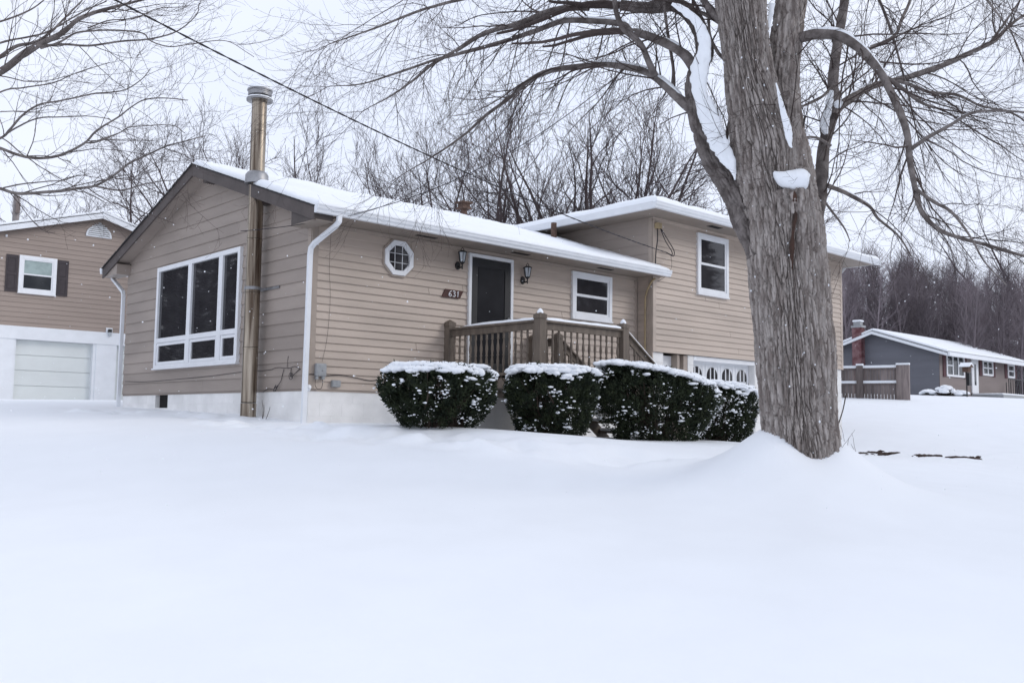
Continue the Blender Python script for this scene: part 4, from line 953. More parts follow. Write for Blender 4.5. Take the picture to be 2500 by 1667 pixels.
def snow_patch(pts, label, d, conv=None, squash=.45, rough=.8):
    # a lens of snow lying on the limb, spine through pts = (px,py,halfwidth px)
    P3 = np.array([np.r_[U(*(conv(p[0], p[1]) if conv else p[:2]), d+(p[3] if len(p) > 3 else 0)), p[2]*(.52 if conv else 1)*d/FPX] for p in pts]); C_ = smooth_path(P3, 90)
    R = np.maximum(C_[:, 3], .002); C_ = C_[:, :3]; n = 30
    T = np.gradient(C_, axis=0); T /= np.linalg.norm(T, axis=1, keepdims=True)
    A = np.cross(T, fw_); A /= np.linalg.norm(A, axis=1, keepdims=True); Bn = np.cross(A, T)
    an = np.linspace(0, 2*math.pi, n, endpoint=False)
    Vv = C_[:, None]+R[:, None, None]*(np.cos(an)[None, :, None]*A[:, None]+squash*np.sin(an)[None, :, None]*Bn[:, None])
    Vv += ((fbm(Vv*7, 3)-.44)*.6+(fbm(Vv*26, 3)-.44)*.75)[..., None]*(R[:, None, None]*rough)*(Vv-C_[:, None])/(np.linalg.norm(Vv-C_[:, None], axis=2, keepdims=True)+1e-9)
    idx = np.arange(90*n).reshape(90, n); Qs = np.stack([idx[:-1], np.roll(idx, -1, 1)[:-1], np.roll(idx, -1, 1)[1:], idx[1:]], -1).reshape(-1, 4)
    o = link('snow_patch', np_mesh('snow_patch', Vv.reshape(-1, 3)-np.array(wloc(maple)), Qs, M_snow, True), maple, None, label)
    return o
snow_patch([(436, 985, 3), (425, 930, 16), (400, 880, 33), (360, 800, 42), (325, 720, 47), (292, 640, 50), (262, 560, 40), (238, 480, 36), (240, 390, 42), (262, 310, 34), (270, 240, 30), (255, 170, 26), (215, 105, 22), (150, 55, 18), (90, 22, 9)], 'thick snow along the big left limb', D0-.10, Z3, .45)
snow_patch([(965, 495, 8), (955, 540, 17), (945, 600, 18), (930, 660, 22), (925, 700, 22), (935, 735, 8)], 'snow in the crotch of the dark right stem', D0+.44, Z3, .4)
snow_patch([(985, 555, 14), (1000, 580, 14), (1020, 555, 8)], 'snow in the small fork', D0+.54, Z3, .4)
snow_patch([(660, 455, 3), (672, 500, 6), (690, 580, 13), (712, 660, 18), (728, 730, 18), (738, 790, 10), (748, 808, 3)], 'snow strip in the seam between the two stems', D0-.315, Z3, .35)
snow_patch([(640, 20, 14), (630, 90, 11), (618, 150, 8), (614, 185, 3)], 'snow in the high fork', D0+.05, Z3, .4)
snow_patch([(868, 1285, 3), (880, 1310, 9), (893, 1335, 8), (905, 1358, 3)], 'small snow patch on the right shoulder', D0-.12, Z3, .5)
# sawn limb stub with a pad of snow
st = Tubes(); P_ = smooth_path([U(1944, 640, D0-.02), U(1941, 560, D0-.13), U(1936, 500, D0-.20), U(1932, 478, D0-.22), U(1931, 463, D0-.22)], 150)
Rst = np.interp(np.linspace(0, 1, 150), [0, .3, .6, .9, 1], [.10, .15, .165, .16, .13])
st.add(P_[None], Rst[None], 110); Vv = st.v[0]; cc_ = np.repeat(P_, 110, 0); nn = (Vv-cc_)/(np.linalg.norm(Vv-cc_, axis=1, keepdims=True)+1e-9); aa = np.tile(np.arange(110), 150)/110*2*math.pi
st.v[0] = Vv+nn*(bark(np.cos(aa)*.17, np.sin(aa)*.17, Vv[:, 2]+3)+.07*(fbm(np.c_[np.cos(aa)*1.5, np.sin(aa)*1.5, Vv[:, 2]*3], 3)-.44))[:, None]
st.build('stub', M_bark, maple)
snow_patch([(1889, 420, 3), (1899, 429, 12), (1915, 437, 20), (1933, 441, 25), (1950, 440, 26), (1963, 437, 24), (1970, 436, 16), (1972, 437, 4)], 'pad of snow on the sawn stub', D0-.30, None, 1.3, rough=.22)
snow_patch([(1939, 468, 2, .0), (1942, 485, 6, .015), (1941, 510, 4, .04), (1940, 535, 6, .06), (1936, 570, 4, .09), (1933, 610, 6, .14), (1934, 640, 3, .165), (1936, 660, 1.5, .18)], 'dark rotten streak running down from the sawn stub', D0-.395, None, .35, rough=1.2).data.materials[0] = M_scar
# twigs
rng = np.random.default_rng(5); crown = Tubes()
S1, D1, R1_, L1 = [], [], [], []
for C_, R, tw in SRC:
    ln = np.linalg.norm(np.diff(C_, axis=0), axis=1).sum(); k = int(max(2, ln*6.5*tw))
    s_, d_, r_, t_ = spawn(C_[None], R[None], k, .12, 1.0, .75, rng, .25, .05)
    S1.append(s_); D1.append(d_); R1_.append(np.clip(r_*.34, .003, .010)); L1.append(rng.uniform(.4, 1.4, k)*(1.2-.5*t_))
    e = C_[-1:]; ed = (C_[-1]-C_[-3]); ed /= np.linalg.norm(ed)
    S1.append(np.repeat(e, 2, 0)); D1.append(np.repeat(ed[None], 2, 0)+rng.normal(0, .25, (2, 3))); R1_.append(np.full(2, max(.003, R[-1]*.8))); L1.append(rng.uniform(.7, 1.5, 2))
S1, D1, R1_, L1 = map(np.concatenate, (S1, D1, R1_, L1))
P1, Q1 = grow(S1, D1, L1, R1_, R1_*.35, 9, .10, (0, 0, -.42), rng, (0, 0, .25)); K_ = P1[:, :, 2].min(1) > .95; P1, Q1 = P1[K_], Q1[K_]; crown.add(P1, Q1, 4)
s_, d_, r_, t_ = spawn(P1, Q1, 6, .15, 1.0, .62, rng, .2, -.10)
P2, Q2 = grow(s_, d_, rng.uniform(.25, .85, len(s_)), np.clip(r_*.6, .0017, .0042), np.full(len(s_), .0012), 7, .10, (0, 0, -.45), rng, (0, 0, .30)); K_ = P2[:, :, 2].min(1) > .85; P2, Q2 = P2[K_], Q2[K_]; crown.add(P2, Q2, 3)
s_, d_, r_, t_ = spawn(P2, Q2, 4, .2, 1.0, .65, rng, .22, .0)
P3_, Q3 = grow(s_, d_, rng.uniform(.08, .34, len(s_)), np.clip(r_*.75, .0011, .0021), np.full(len(s_), .0009), 4, .12, (0, 0, -.2), rng, (0, 0, .5)); crown.add(P3_, Q3, 3)
crown.build('crown', M_twig, maple)

# ------------------------------------------------------------------ tree at the left whose boughs reach into the picture
LT = thing('leaning_tree', 'bare tree left of the view whose dark boughs reach in across the sky', 'tree', tuple(float(v) for v in (*U(-620, 1000, 9.5)[:2], -1.0)))
ZL = lambda x, y: (.3827*x, .3827*y)
tp = U(-620, 1000, 9.5); tz = gz(tp[0], tp[1])
Ct = smooth_path([np.array([tp[0], tp[1], tz-.3]), np.array([tp[0], tp[1], tz+.6]), U(-560, 700, 9.4), U(-520, 400, 9.4), U(-470, 100, 9.4), U(-430, -300, 9.4)], 60)
tb = Tubes(); tb.add(Ct[None], np.linspace(.30, .12, 60)[None], 18); tb.build('trunk', M_limb, LT)
LL = [([(-1400, 900), (-700, 720), (-300, 590), (0, 460), (150, 345), (260, 280), (400, 210), (500, 125), (640, 70), (800, 30), (1000, -20)], 26, 5, 9.4, 9.6),
      ([(-300, 560), (-100, 430), (0, 365), (100, 300), (230, 268), (330, 200), (420, 110), (520, 10)], 12, 4, 9.5, 9.8), ([(-400, 400), (0, 275), (170, 240), (300, 205), (420, 140), (560, 60), (680, 10)], 6, 3, 9.6, 10.),
      ([(250, 295), (400, 285), (560, 295), (780, 265), (960, 250), (1130, 200), (1250, 100), (1270, 20)], 7, 2, 9.5, 9.2), ([(260, 310), (380, 270), (480, 215), (600, 198), (760, 195), (910, 215), (960, 260), (1080, 300), (1220, 285), (1440, 262), (1620, 365)], 6, 1.6, 9.5, 9.0),
      ([(-300, 760), (0, 590), (150, 560), (340, 530), (480, 470), (700, 400)], 5, 2, 9.4, 9.1), ([(-500, 1100), (-200, 960), (0, 885), (60, 830), (140, 740), (250, 668), (400, 640), (600, 600), (780, 580), (900, 510), (960, 440)], 8, 2, 9.4, 9.0),
      ([(0, 885), (100, 820), (240, 755), (400, 745), (540, 742), (700, 760)], 5, 2, 9.4, 9.3), ([(-1200, 800), (-500, 880), (-100, 920), (0, 950), (80, 980), (170, 1003), (300, 1005), (420, 975), (540, 913), (600, 850), (660, 805), (760, 745), (830, 690), (920, 640), (1040, 625), (1200, 640)], 10, 2.2, 9.4, 8.8),
      ([(540, 913), (620, 905), (760, 850), (820, 815), (920, 805), (1100, 800), (1180, 850)], 4, 1.8, 9.0, 8.7), ([(-1300, 1000), (-500, 1130), (-100, 1185), (0, 1205), (120, 1235), (300, 1225), (480, 1203), (600, 1188), (720, 1125), (830, 1040), (960, 980), (1060, 935), (1180, 900), (1310, 868)], 11, 2.5, 9.4, 8.6),
      ([(600, 1188), (680, 1205), (780, 1216), (900, 1180), (1000, 1160), (1120, 1145)], 5, 2, 8.9, 8.6), ([(20, 1200), (120, 1180), (250, 1165), (400, 1150), (480, 1125), (570, 1110)], 4, 2, 9.3, 9.3), ([(-60, 860), (20, 890), (100, 950), (180, 1015), (330, 1110), (500, 1200), (600, 1250), (680, 1300)], 4, 1.6, 9.4, 9.3),
      ([(-300, 200), (0, 140), (200, 60), (330, -40)], 6, 3, 9.3, 9.8), ([(0, 715), (140, 712), (255, 710)], 3, 1.5, 9.2, 9.2), ([(560, 180), (700, 130), (860, 120), (1000, 60), (1200, 40)], 4, 1.6, 9.5, 9.5)]
SRC2 = []
for pts, w0, w1, d0, d1 in LL:
    n = len(pts); P_ = np.array([U(*ZL(*p), d0+(d1-d0)*k/(n-1)) for k, p in enumerate(pts)]); m_ = 10*n; C_ = smooth_path(P_, m_)
    C_[1:-1] += (fbm(C_*3, 3)[1:-1, None]-.44)*np.array([.03, .03, .04])
    R = np.linspace(w0, w1, m_)/FPX*9.3*.46*(1+.2*(vnoise(C_*8)-.5))
    tb = Tubes(); tb.add(C_[None], R[None], 10); tb.build('limb', M_limb, LT); SRC2.append((C_, R))
crown = Tubes(); S1, D1, R1_, L1 = [], [], [], []
for C_, R in SRC2:
    ln = np.linalg.norm(np.diff(C_, axis=0), axis=1).sum(); k = int(max(2, ln*4.6))
    s_, d_, r_, t_ = spawn(C_[None], R[None], k, .2, 1.0, .6, rng, .2, .0); S1.append(s_); D1.append(d_); R1_.append(np.clip(r_*.4, .0024, .006)); L1.append(rng.uniform(.4, 1.2, k)*(1.1-.4*t_))
S1, D1, R1_, L1 = map(np.concatenate, (S1, D1, R1_, L1))
P1, Q1 = grow(S1, D1, L1, R1_, R1_*.35, 8, .11, (0, 0, -.1), rng, (0, 0, .25)); crown.add(P1, Q1, 4)
s_, d_, r_, t_ = spawn(P1, Q1, 4, .15, 1.0, .7, rng, .2, .05)
P2, Q2 = grow(s_, d_, rng.uniform(.15, .5, len(s_)), np.clip(r_*.62, .0014, .003), np.full(len(s_), .001), 6, .14, (0, 0, -.1), rng, (0, 0, .3)); crown.add(P2, Q2, 3)
s_, d_, r_, t_ = spawn(P2, Q2, 3, .2, 1.0, .65, rng, .22, .05)
P3_, Q3 = grow(s_, d_, rng.uniform(.06, .2, len(s_)), np.full(len(s_), .0011), np.full(len(s_), .0009), 4, .14, (0, 0, .1), rng); crown.add(P3_, Q3, 3)
crown.build('crown', M_twig, LT)

# ------------------------------------------------------------------ bare trees behind the house
def yard_tree_meshes(seed, H=10.0, stems=4, spread=.35, k2=12, thick=.15):
    r_ = np.random.default_rng(seed); tr = Tubes(); cr_ = Tubes()
    b = np.zeros((stems, 3)); an = np.arange(stems)*2*math.pi/stems+r_.uniform(0, 1, stems)
    sp_ = spread*r_.uniform(.35, 1.25, stems); D = np.c_[np.cos(an)*sp_, np.sin(an)*sp_, np.ones(stems)]; D /= np.linalg.norm(D, axis=1, keepdims=True)
    b = np.c_[np.cos(an)*.16, np.sin(an)*.16, np.full(stems, -.5)]
    P0, Q0 = grow(b, D, np.full(stems, H*1.0)*r_.uniform(.82, 1.05, stems)*(1-.10*np.hypot(D[:, 0], D[:, 1])), np.full(stems, thick)*r_.uniform(.7, 1.1, stems), np.full(stems, .010), 13, .075, (0, 0, .02), r_); tr.add(P0, Q0, 8)
    s, d, r, t = spawn(P0, Q0, k2, .14, .97, .78, r_, .2, .02)
    P1, Q1 = grow(s, d, r_.uniform(.8, 1.2, len(s))*H*.36*(1.12-t*.72), np.clip(r*.5, .014, .06), np.full(len(s), .006), 10, .11, (0, 0, .20), r_); cr_.add(P1, Q1, 5)
    s, d, r, t = spawn(P1, Q1, 7, .15, 1, .65, r_, .2, .05)
    P2, Q2 = grow(s, d, r_.uniform(.4, 1.5, len(s)), np.clip(r*.55, .008, .018), np.full(len(s), .0045), 6, .12, (0, 0, .25), r_); cr_.add(P2, Q2, 3)
    s, d, r, t = spawn(P2, Q2, 5, .2, 1, .6, r_, .2, .1)
    P3, Q3 = grow(s, d, r_.uniform(.2, .7, len(s)), np.full(len(s), .0055), np.full(len(s), .003), 4, .14, (0, 0, .15), r_); cr_.add(P3, Q3, 3)
    return np_mesh('trunk', np.concatenate(tr.v), np.concatenate(tr.q), M_twig2, True), np_mesh('crown', np.concatenate(cr_.v), np.concatenate(cr_.q), M_twig2, True)
YT = [yard_tree_meshes(101, 10, 5, .46), yard_tree_meshes(102, 10, 6, .56), yard_tree_meshes(103, 10, 4, .42, 14), yard_tree_meshes(104, 10, 7, .62), yard_tree_meshes(105, 10, 3, .30, 15)]
def project_y(p):
    c = AX@(np.array(p)-CAM); return IH/2-FPX*c[1]/c[2]
YARD = [(450, 250, 46, 0, 'bare tree behind the ridge left of the steel chimney'), (560, 200, 44, 2, 'tallest bare tree behind the steel chimney'), (700, 275, 37, 1, 'bare tree rising just right of the steel chimney'), (790, 300, 40, 0, 'small bare tree behind the lower roof slope'),
        (60, 395, 54, 3, 'bare tree above the roof of the neighbouring garage'), (170, 450, 58, 1, 'low bare tree behind the garage gable'), (1005, 280, 41, 2, 'slim bare tree left of the rusty roof flue'), (1065, 300, 43, 4, 'slender bare tree just behind the rusty roof flue'),
        (1170, 225, 37, 3, 'wide vase-shaped bare tree behind the roof junction, leftmost of the dense clump'), (1265, 165, 39, 1, 'bare tree in the dense clump behind the roof junction'), (1345, 140, 36, 0, 'many-stemmed bare tree in the middle of the clump behind the upper roof'), (1430, 110, 38, 3, 'tallest bare tree in the clump behind the upper roof'),
        (1510, 170, 40, 1, 'bare tree behind the upper roof corner'), (1590, 250, 42, 0, 'bare tree behind the upper roof left of the maple limb'), (1725, 440, 46, 2, 'short bare tree behind the upper roof beside the maple trunk'), (1790, 430, 48, 1, 'bare tree mostly hidden by the maple trunk'),
        (2565, 330, 90, 3, 'pale bare tree high at the right edge')]
rn = random.Random(9)
for px, pt, d, k, lb in YARD:
    p = U(px, 1000, d); z = gz(p[0], p[1]); lo_ = 0; top = U(px, pt, d)[2]; s = (top-z)/10.4
    t = thing('bare_tree', lb, 'tree', (p[0], p[1], z), 'bare trees behind the houses')
    for nm, me in zip(('trunk', 'crown'), YT[k]): link(nm, me, t)
    t.rotation_euler = (0, 0, rn.uniform(0, 6.28)); t.scale = (s*rn.uniform(.85, 1.0),)*2+(s,)

# ------------------------------------------------------------------ wooded hill on the right
def wood_mesh(seed, H=12.0):
    r_ = np.random.default_rng(seed); tb = Tubes()
    P0, Q0 = grow(np.array([[0, 0, -.6]]), np.array([[r_.normal(0, .05), r_.normal(0, .05), 1.0]]), np.array([H]), np.array([.14]), np.array([.02]), 10, .03, (0, 0, .2), r_); tb.add(P0, Q0, 6)
    s, d, r, t = spawn(P0, Q0, 30, .18, .98, .8, r_, .25, .12)
    P1, Q1 = grow(s, d, r_.uniform(.7, 1.2, len(s))*H*.27*(1.12-t*.72), np.clip(r*.4, .016, .045), np.full(len(s), .010), 6, .10, (0, 0, .5), r_); tb.add(P1, Q1, 4)
    s, d, r, t = spawn(P1, Q1, 9, .15, 1, .6, r_, .25, .1)
    P2, Q2 = grow(s, d, r_.uniform(.6, 2.0, len(s)), np.clip(r*.7, .012, .02), np.full(len(s), .007), 4, .13, (0, 0, .3), r_); tb.add(P2, Q2, 3)
    return np_mesh('woodland_tree', np.concatenate(tb.v), np.concatenate(tb.q), M_wood, True)
WM = [wood_mesh(200+k) for k in range(6)]
for i in range(292):
    px = rn.uniform(1840, 2680); d = rn.uniform(64, 125) if i > 70 else rn.uniform(62, 80)
    p = U(px, 1000, d); z = gz(p[0], p[1])
    ty = 606+(px-2050)*.15+rn.uniform(-25, 60) if px > 2050 else rn.uniform(600, 660)
    s = max(.45, (U(px, ty, d)[2]-z)/12.4)
    o = link('woodland_tree', WM[i % 6], None); o.location = (p[0], p[1], z); o.scale = (s*1.0, s*1.0, s); o.rotation_euler = (0, 0, rn.uniform(0, 6.28))
    tag(o, 'slender bare tree among the many on the dark wooded hillside behind the grey house', 'tree', 'trees of the wooded hillside')
br = Tubes(); r_ = np.random.default_rng(77); k = 5000
pxs = r_.uniform(1985, 2640, k); dd = r_.uniform(66, 120, k); pp = np.array([U(a, 1000, b) for a, b in zip(pxs, dd)]); zz = ground(pp[:, 0], pp[:, 1], False)
P_, Q_ = grow(np.c_[pp[:, :2], zz-.1], np.c_[r_.normal(0, .3, (k, 2)), np.ones(k)], r_.uniform(1.5, 5.5, k), np.full(k, .022), np.full(k, .010), 5, .12, (0, 0, .3), r_); br.add(P_, Q_, 3)
tag(br.build('underbrush', M_wood, None, off=(0, 0, 0)), 'tangled leafless underbrush filling the wooded hillside', 'underbrush', None, 'stuff')

# ------------------------------------------------------------------ neighbouring garage house on the left
GYc = 23.2; kk = (GYc-CAM[1])/(13-CAM[1])
def g13(x, z): return (CAM[0]+(x-CAM[0])*kk, CAM[2]+(z-CAM[2])*kk)      # measured on another plane, carried to this one
gar = thing('garage_house', 'neighbouring brown sided garage house with white overhead door and shuttered window', 'house', (g13(.4, 0)[0], GYc, 0))
PG = Pl('y', GYc)
xpk, zpk = g13(1.30, 4.86); sl_ = .29; hw = 5.2
zb = g13(0, 1.72)[1]
MB().prism([(xpk-hw, zb), (xpk+hw, zb), (xpk+hw, zpk-.1-sl_*hw), (xpk, zpk-.1), (xpk-hw, zpk-.1-sl_*hw)], 1, GYc+.01, GYc+9).build('wall', M_garside, gar, 'brown upper wall of the garage house')
gwal = gar.children[-1]; wgm = .172
k = 0
while zb+wgm*k < zpk-.2:
    z = zb+wgm*k; zt = z+wgm; hb = min(hw, max(.05, (zpk-.1-z)/sl_)); ht = min(hw, max(.02, (zpk-.1-zt)/sl_))
    vs = [(xpk-hb, GYc-.022, z), (xpk+hb, GYc-.022, z), (xpk+ht, GYc-.002, zt), (xpk-ht, GYc-.002, zt), (xpk-hb, GYc+.005, z), (xpk+hb, GYc+.005, z), (xpk+ht, GYc+.005, zt), (xpk-ht, GYc+.005, zt)]
    MB().add(vs, [(0, 1, 2, 3), (4, 7, 6, 5), (0, 4, 5, 1), (1, 5, 6, 2), (2, 6, 7, 3), (3, 7, 4, 0)]).build('siding_board', M_garside, gwal, org=(xpk, GYc, z)); k += 1
gzb = -.6
x0, _ = g13(-.605, 0); x1, zt = g13(1.37, 1.41); x2, _ = g13(1.90, 0)
ztrim0, ztrim1 = zt, zb+.02
MB().box(xpk-hw, xpk+hw, GYc-.06, GYc+.2, ztrim0, ztrim1).build('trim_band', M_white, gar, bevel=.01)
MB().box(x1, x2, GYc-.03, GYc+.25, gzb, ztrim0).build('pier', M_white, gar); MB().box(xpk-hw, x0, GYc-.03, GYc+.25, gzb, ztrim0).build('pier', M_white, gar)
MB().box(xpk-hw, xpk+hw, GYc+.3, GYc+8.9, gzb, zb).build('wall', M_white, gar, 'white lower wall behind the garage doors')
def ovd(a, b, label):
    d = MB().box(a, b, GYc+.22, GYc+.27, gzb, ztrim0).build('garage_door', M_gardoor, gar, label)
    n = 4; h = (ztrim0-.02)/n
    for i in range(n): MB().box(a+.01, b-.01, GYc+.19, GYc+.219, ztrim0-h*(i+1)+.012, ztrim0-h*i-.004).build('panel', M_gardoor, d, bevel=.008)
ovd(x0, x1, 'white overhead door between the piers'); ovd(x2, x2+2.6, 'second overhead door mostly behind the tan house')
MB().box(x0, x0+.06, GYc+.0, GYc+.19, gzb, ztrim0).box(x1-.10, x1, GYc+.0, GYc+.19, gzb, ztrim0).build('door_frame', M_white, gar)
a, z0_ = g13(-.603, 2.58); b, z1_ = g13(.285, 3.52)
double_hung(gar, PG, a, b, z0_, z1_, .12, label='white sash window between dark shutters', proud=.08, blind=M_blind, glass=M_glass2)
for s0, s1 in ((-.90, -.625), (.30, .575)):
    u0, u1 = g13(s0, 0)[0], g13(s1, 0)[0]
    sh = PG.box(MB(), u0, u1, .022, .05, z0_+.0, z1_-.02).build('shutter', M_shutter, gar, bevel=.005)
    mz = (z0_+z1_)/2
    for c0_, c1_ in ((z0_+.09, mz-.05), (mz+.05, z1_-.11)): PG.ring(u0+.06, u1-.06, c0_, c1_, .03, .05, .062).build('panel', M_shutter, sh, bevel=.004)
vx, vz = g13(1.29, 4.23); vr = (g13(1.622, 0)[0]-g13(.963, 0)[0])/2
n = 16; arc = [(vx-vr, vz)]+[(vx-vr*math.cos(math.pi*t/n), vz+.06+(vr-.10)*1.05*math.sin(math.pi*t/n)) for t in range(n+1)]+[(vx+vr, vz)]
vt = MB().prism(arc, 1, GYc-.06, GYc-.02).build('gable_vent', M_white, gar, 'white half-round louvred vent near the peak', bevel=.01)
arc2 = [(vx+(a_-vx)*.84, vz+.05+(b_-vz)*.84) for a_, b_ in arc]
MB().prism(arc2, 1, GYc-.066, GYc-.0605).build('vent_shade_panel', M_greybox, vt)  # grey panel carries the shade between the slats in its colour
for i in range(7):
    z = vz+.07+.072*i; ww = vr*.86*math.sqrt(max(.02, 1-((z+.03-vz-.06)/(vr*.98))**2)) if z > vz+.06 else vr*.86
    MB().prism([(GYc-.067, z+.042), (GYc-.095, z), (GYc-.085, z), (GYc-.067, z+.03)], 0, vx-ww, vx+ww).build('slat', M_white, vt)
rfz = lambda x: zpk-sl_*abs(x-xpk)
for sgn in (-1, 1):
    e = xpk+sgn*(hw+.4)
    pl = [(xpk, zpk), (e, rfz(e)), (e, rfz(e)-.10), (xpk, zpk-.10)]
    MB().prism(pl, 1, GYc-.32, GYc+9.2).build('roof', M_shingle, gar)
    MB().prism([(x, z-.02) for x, z in [(xpk, zpk), (e, rfz(e)), (e, rfz(e)-.19), (xpk, zpk-.19)]], 1, GYc-.355, GYc-.322).build('fascia', M_white, gar)
    MB().prism([(xpk, zpk+.11), (e, rfz(e)+.10), (e, rfz(e)+.003), (xpk, zpk+.003)], 1, GYc-.30, GYc+9.2).build('snow_cover', M_snow, gar, bevel=.04)
lx, lz = g13(1.68, 1.74)
gl_ = thing('garage_wall_lamp', 'small white-backed wall lamp on the garage house beside the corner downspout', 'lamp', (lx, GYc-.03, lz))
MB().box(lx-.12, lx+.12, GYc-.045, GYc-.02, lz-.17, lz+.17).build('backplate', M_white, gl_, bevel=.01)
MB().box(lx-.06, lx+.06, GYc-.16, GYc-.05, lz-.0, lz+.11).build('hood', M_black, gl_, bevel=.01); MB().box(lx-.05, lx+.05, GYc-.15, GYc-.05, lz-.14, lz-.002).build('glass', M_lampglass, gl_, bevel=.01)
lx, lz = g13(-.905, 3.95)
fl = thing('floodlight', 'small white twin floodlight under the garage eave at the left edge', 'lamp', (lx, GYc-.02, lz))
MB().lathe([(.05, -.07), (.06, .0), (.03, .05)], 0, 0, 12).build('lamp_head', M_white, fl, org=(0, 0, 0)).rotation_euler = (1.2, .5, 0)
MB().box(lx-.06, lx+.0, GYc-.05, GYc-.02, lz-.03, lz+.05).build('bracket', M_white, fl)
p = U(12, 978, 46); pz = gz(p[0], p[1]); top = U(12, 468, 46)[2]
up_ = thing('utility_pole', 'grey wooden pole standing behind the garage roof at the left edge', 'pole', (p[0], p[1], pz))
MB().tube([(p[0], p[1], pz-1), (p[0], p[1], top)], [.17, .15], 12).build('pole', M_pole, up_, smooth=True)
MB().box(p[0]-.10, p[0]+.10, p[1]-.3, p[1]-.16, top-.9, top-.4).build('bracket', M_fence, up_)

# ------------------------------------------------------------------ grey neighbouring house on the right
RY = 11.0; kk2 = (RY-CAM[1])/(20-CAM[1])
Z6 = lambda x, y: (1980+.3954*x, 560+.3954*y)
XH0 = U_plane(*Z6(793, 900), 1, RY)[0]; XH1 = U_plane(*Z6(1256, 930), 1, RY)[0]; zbR = 1.0
zev = U_plane(*Z6(795, 752), 1, RY)[2]
pk = U_plane(*Z6(398, 640), 0, XH0); Yp = pk[1]; zp = pk[2]; Yb = 2*Yp-RY
nb = thing('ranch_house', 'low grey ranch house with maroon shutters and brick chimney beyond the right yard', 'house', (XH0, RY, 1.4))
slR = (zp-zev)/(Yp-RY)
gwr = MB().prism([(RY, zbR), (Yb, zbR), (Yb, zev), (Yp, zp), (RY, zev)], 0, XH0, XH0+.2).build('wall', M_greyside, nb, 'slate grey gable wall')
fwr = MB().box(XH0+.21, XH1, RY, RY+.2, zbR, zev).build('wall', M_tanside, nb, 'taupe front wall with windows')
MB().box(XH1-.2, XH1, RY+.2, Yb, zbR, zev).build('wall', M_greyside, nb, 'far wall'); MB().box(XH0+.2, XH1-.2, Yb-.2, Yb, zbR, zev).build('wall', M_greyside, nb, 'rear wall')
sb = MB(); sb2 = MB(); h = .13; k = 0
while zbR+h*k < zp-.15:
    z = zbR+h*k; y0 = RY if z < zev else RY+(z-zev)/slR; y1 = Yb if z < zev else Yb-(z-zev)/slR
    y0t = RY if z+h < zev else RY+(z+h-zev)/slR; y1t = Yb if z+h < zev else Yb-(z+h-zev)/slR
    if y1t-y0t > .1:
        sb.add([(XH0-.022, y0, z), (XH0-.022, y1, z), (XH0-.004, y1t, z+h), (XH0-.004, y0t, z+h), (XH0-.003, y0, z), (XH0-.003, y1, z)], [(0, 1, 2, 3), (0, 4, 5, 1)])
    if z+h < zev: sb2.add([(XH0, RY-.022, z), (XH1, RY-.022, z), (XH1, RY-.004, z+h), (XH0, RY-.004, z+h), (XH0, RY-.003, z), (XH1, RY-.003, z)], [(0, 1, 2, 3), (0, 4, 5, 1)])
    k += 1
o = sb.build('siding', M_greyside, gwr); o['kind'] = 'stuff'; o = sb2.build('siding', M_tanside, fwr); o['kind'] = 'stuff'
def rR(y): return zev+slR*(min(y-RY, Yb-y))
for a, b in ((RY-.7, Yp), (Yp, Yb+.7)):
    MB().prism([(a, rR(a)+.10), (b, rR(b)+.10), (b, rR(b)), (a, rR(a))], 0, XH0-.5, XH1+.7).build('roof', M_shingle, nb)
    MB().prism([(a, rR(a)+.08), (b, rR(b)+.08), (b, rR(b)-.10), (a, rR(a)-.10)], 0, XH0-.535, XH0-.502).build('fascia', M_white, nb)
    MB().prism([(a, rR(a)+.26), (b, rR(b)+.28), (b, rR(b)+.103), (a, rR(a)+.103)], 0, XH0-.46, XH1+.68).build('snow_cover', M_snow, nb, bevel=.06)
MB().box(XH0-.5, XH1+.7, RY-.84, RY-.71, rR(RY-.7)-.10, rR(RY-.7)+.10).build('gutter', M_white, nb); MB().box(XH0-.45, XH1+.6, RY-.70, RY-.002, zev-.06, zev-.03).build('soffit', M_white, nb)
PR = Pl('y', RY)
def fx(zx, zy): q = U_plane(*Z6(zx, zy), 1, RY); return q[0], q[2]
def rwin(zx0, zx1, zy0, zy1, n, label, shut):
    a, z1 = fx(zx0, zy0); b, _ = fx(zx1, zy0); _, z0 = fx(zx0, zy1)
    fr = PR.ring(a, b, z0, z1, .12, .02, .10).build('window', M_white2, nb, label)
    for i in range(n):
        u0 = a+.12+(b-a-.24)*i/n; u1 = a+.12+(b-a-.24)*(i+1)/n
        PR.box(MB(), u0+.05, u1-.05, .02, .05, z0+.14, z1-.14).build('pane', M_glass2, fr)
        if n == 1 or (n == 3 and i != 1) or n == 2: PR.box(MB(), u0+.02, u1-.02, .051, .085, (z0+z1)/2-.04, (z0+z1)/2+.04).build('sash', M_white2, fr)
        if i: PR.box(MB(), u0-.055, u0+.055, .02, .09, z0+.12, z1-.12).build('mullion', M_white2, fr)
    if shut:
        for u0, u1 in ((a-.42, a-.03), (b+.03, b+.42)): PR.box(MB(), u0, u1, .024, .06, z0-.05, z1+.05).build('shutter', M_maroon, nb)
rwin(828, 938, 768, 905, 3, 'wide white triple window with maroon shutters', True); rwin(1052, 1115, 805, 900, 2, 'white double window with maroon shutters', True); rwin(1207, 1248, 830, 915, 1, 'narrow white window at the far end', True)
a, z1 = fx(983, 795); b, _ = fx(1022, 800); _, z0 = fx(985, 1010)
rd = PR.box(MB(), a, b, .02, .09, z0, z1).build('door', M_white2, nb, 'white front door with a long glass light'); PR.box(MB(), a+.35, b-.35, .091, .10, z0+.5, z1-.35).build('pane', M_glass2, rd)
q = U_plane(*Z6(295, 800), 0, XH0-.25); chw = .30
cz1 = U_plane(*Z6(295, 605), 0, XH0-.5)[2]
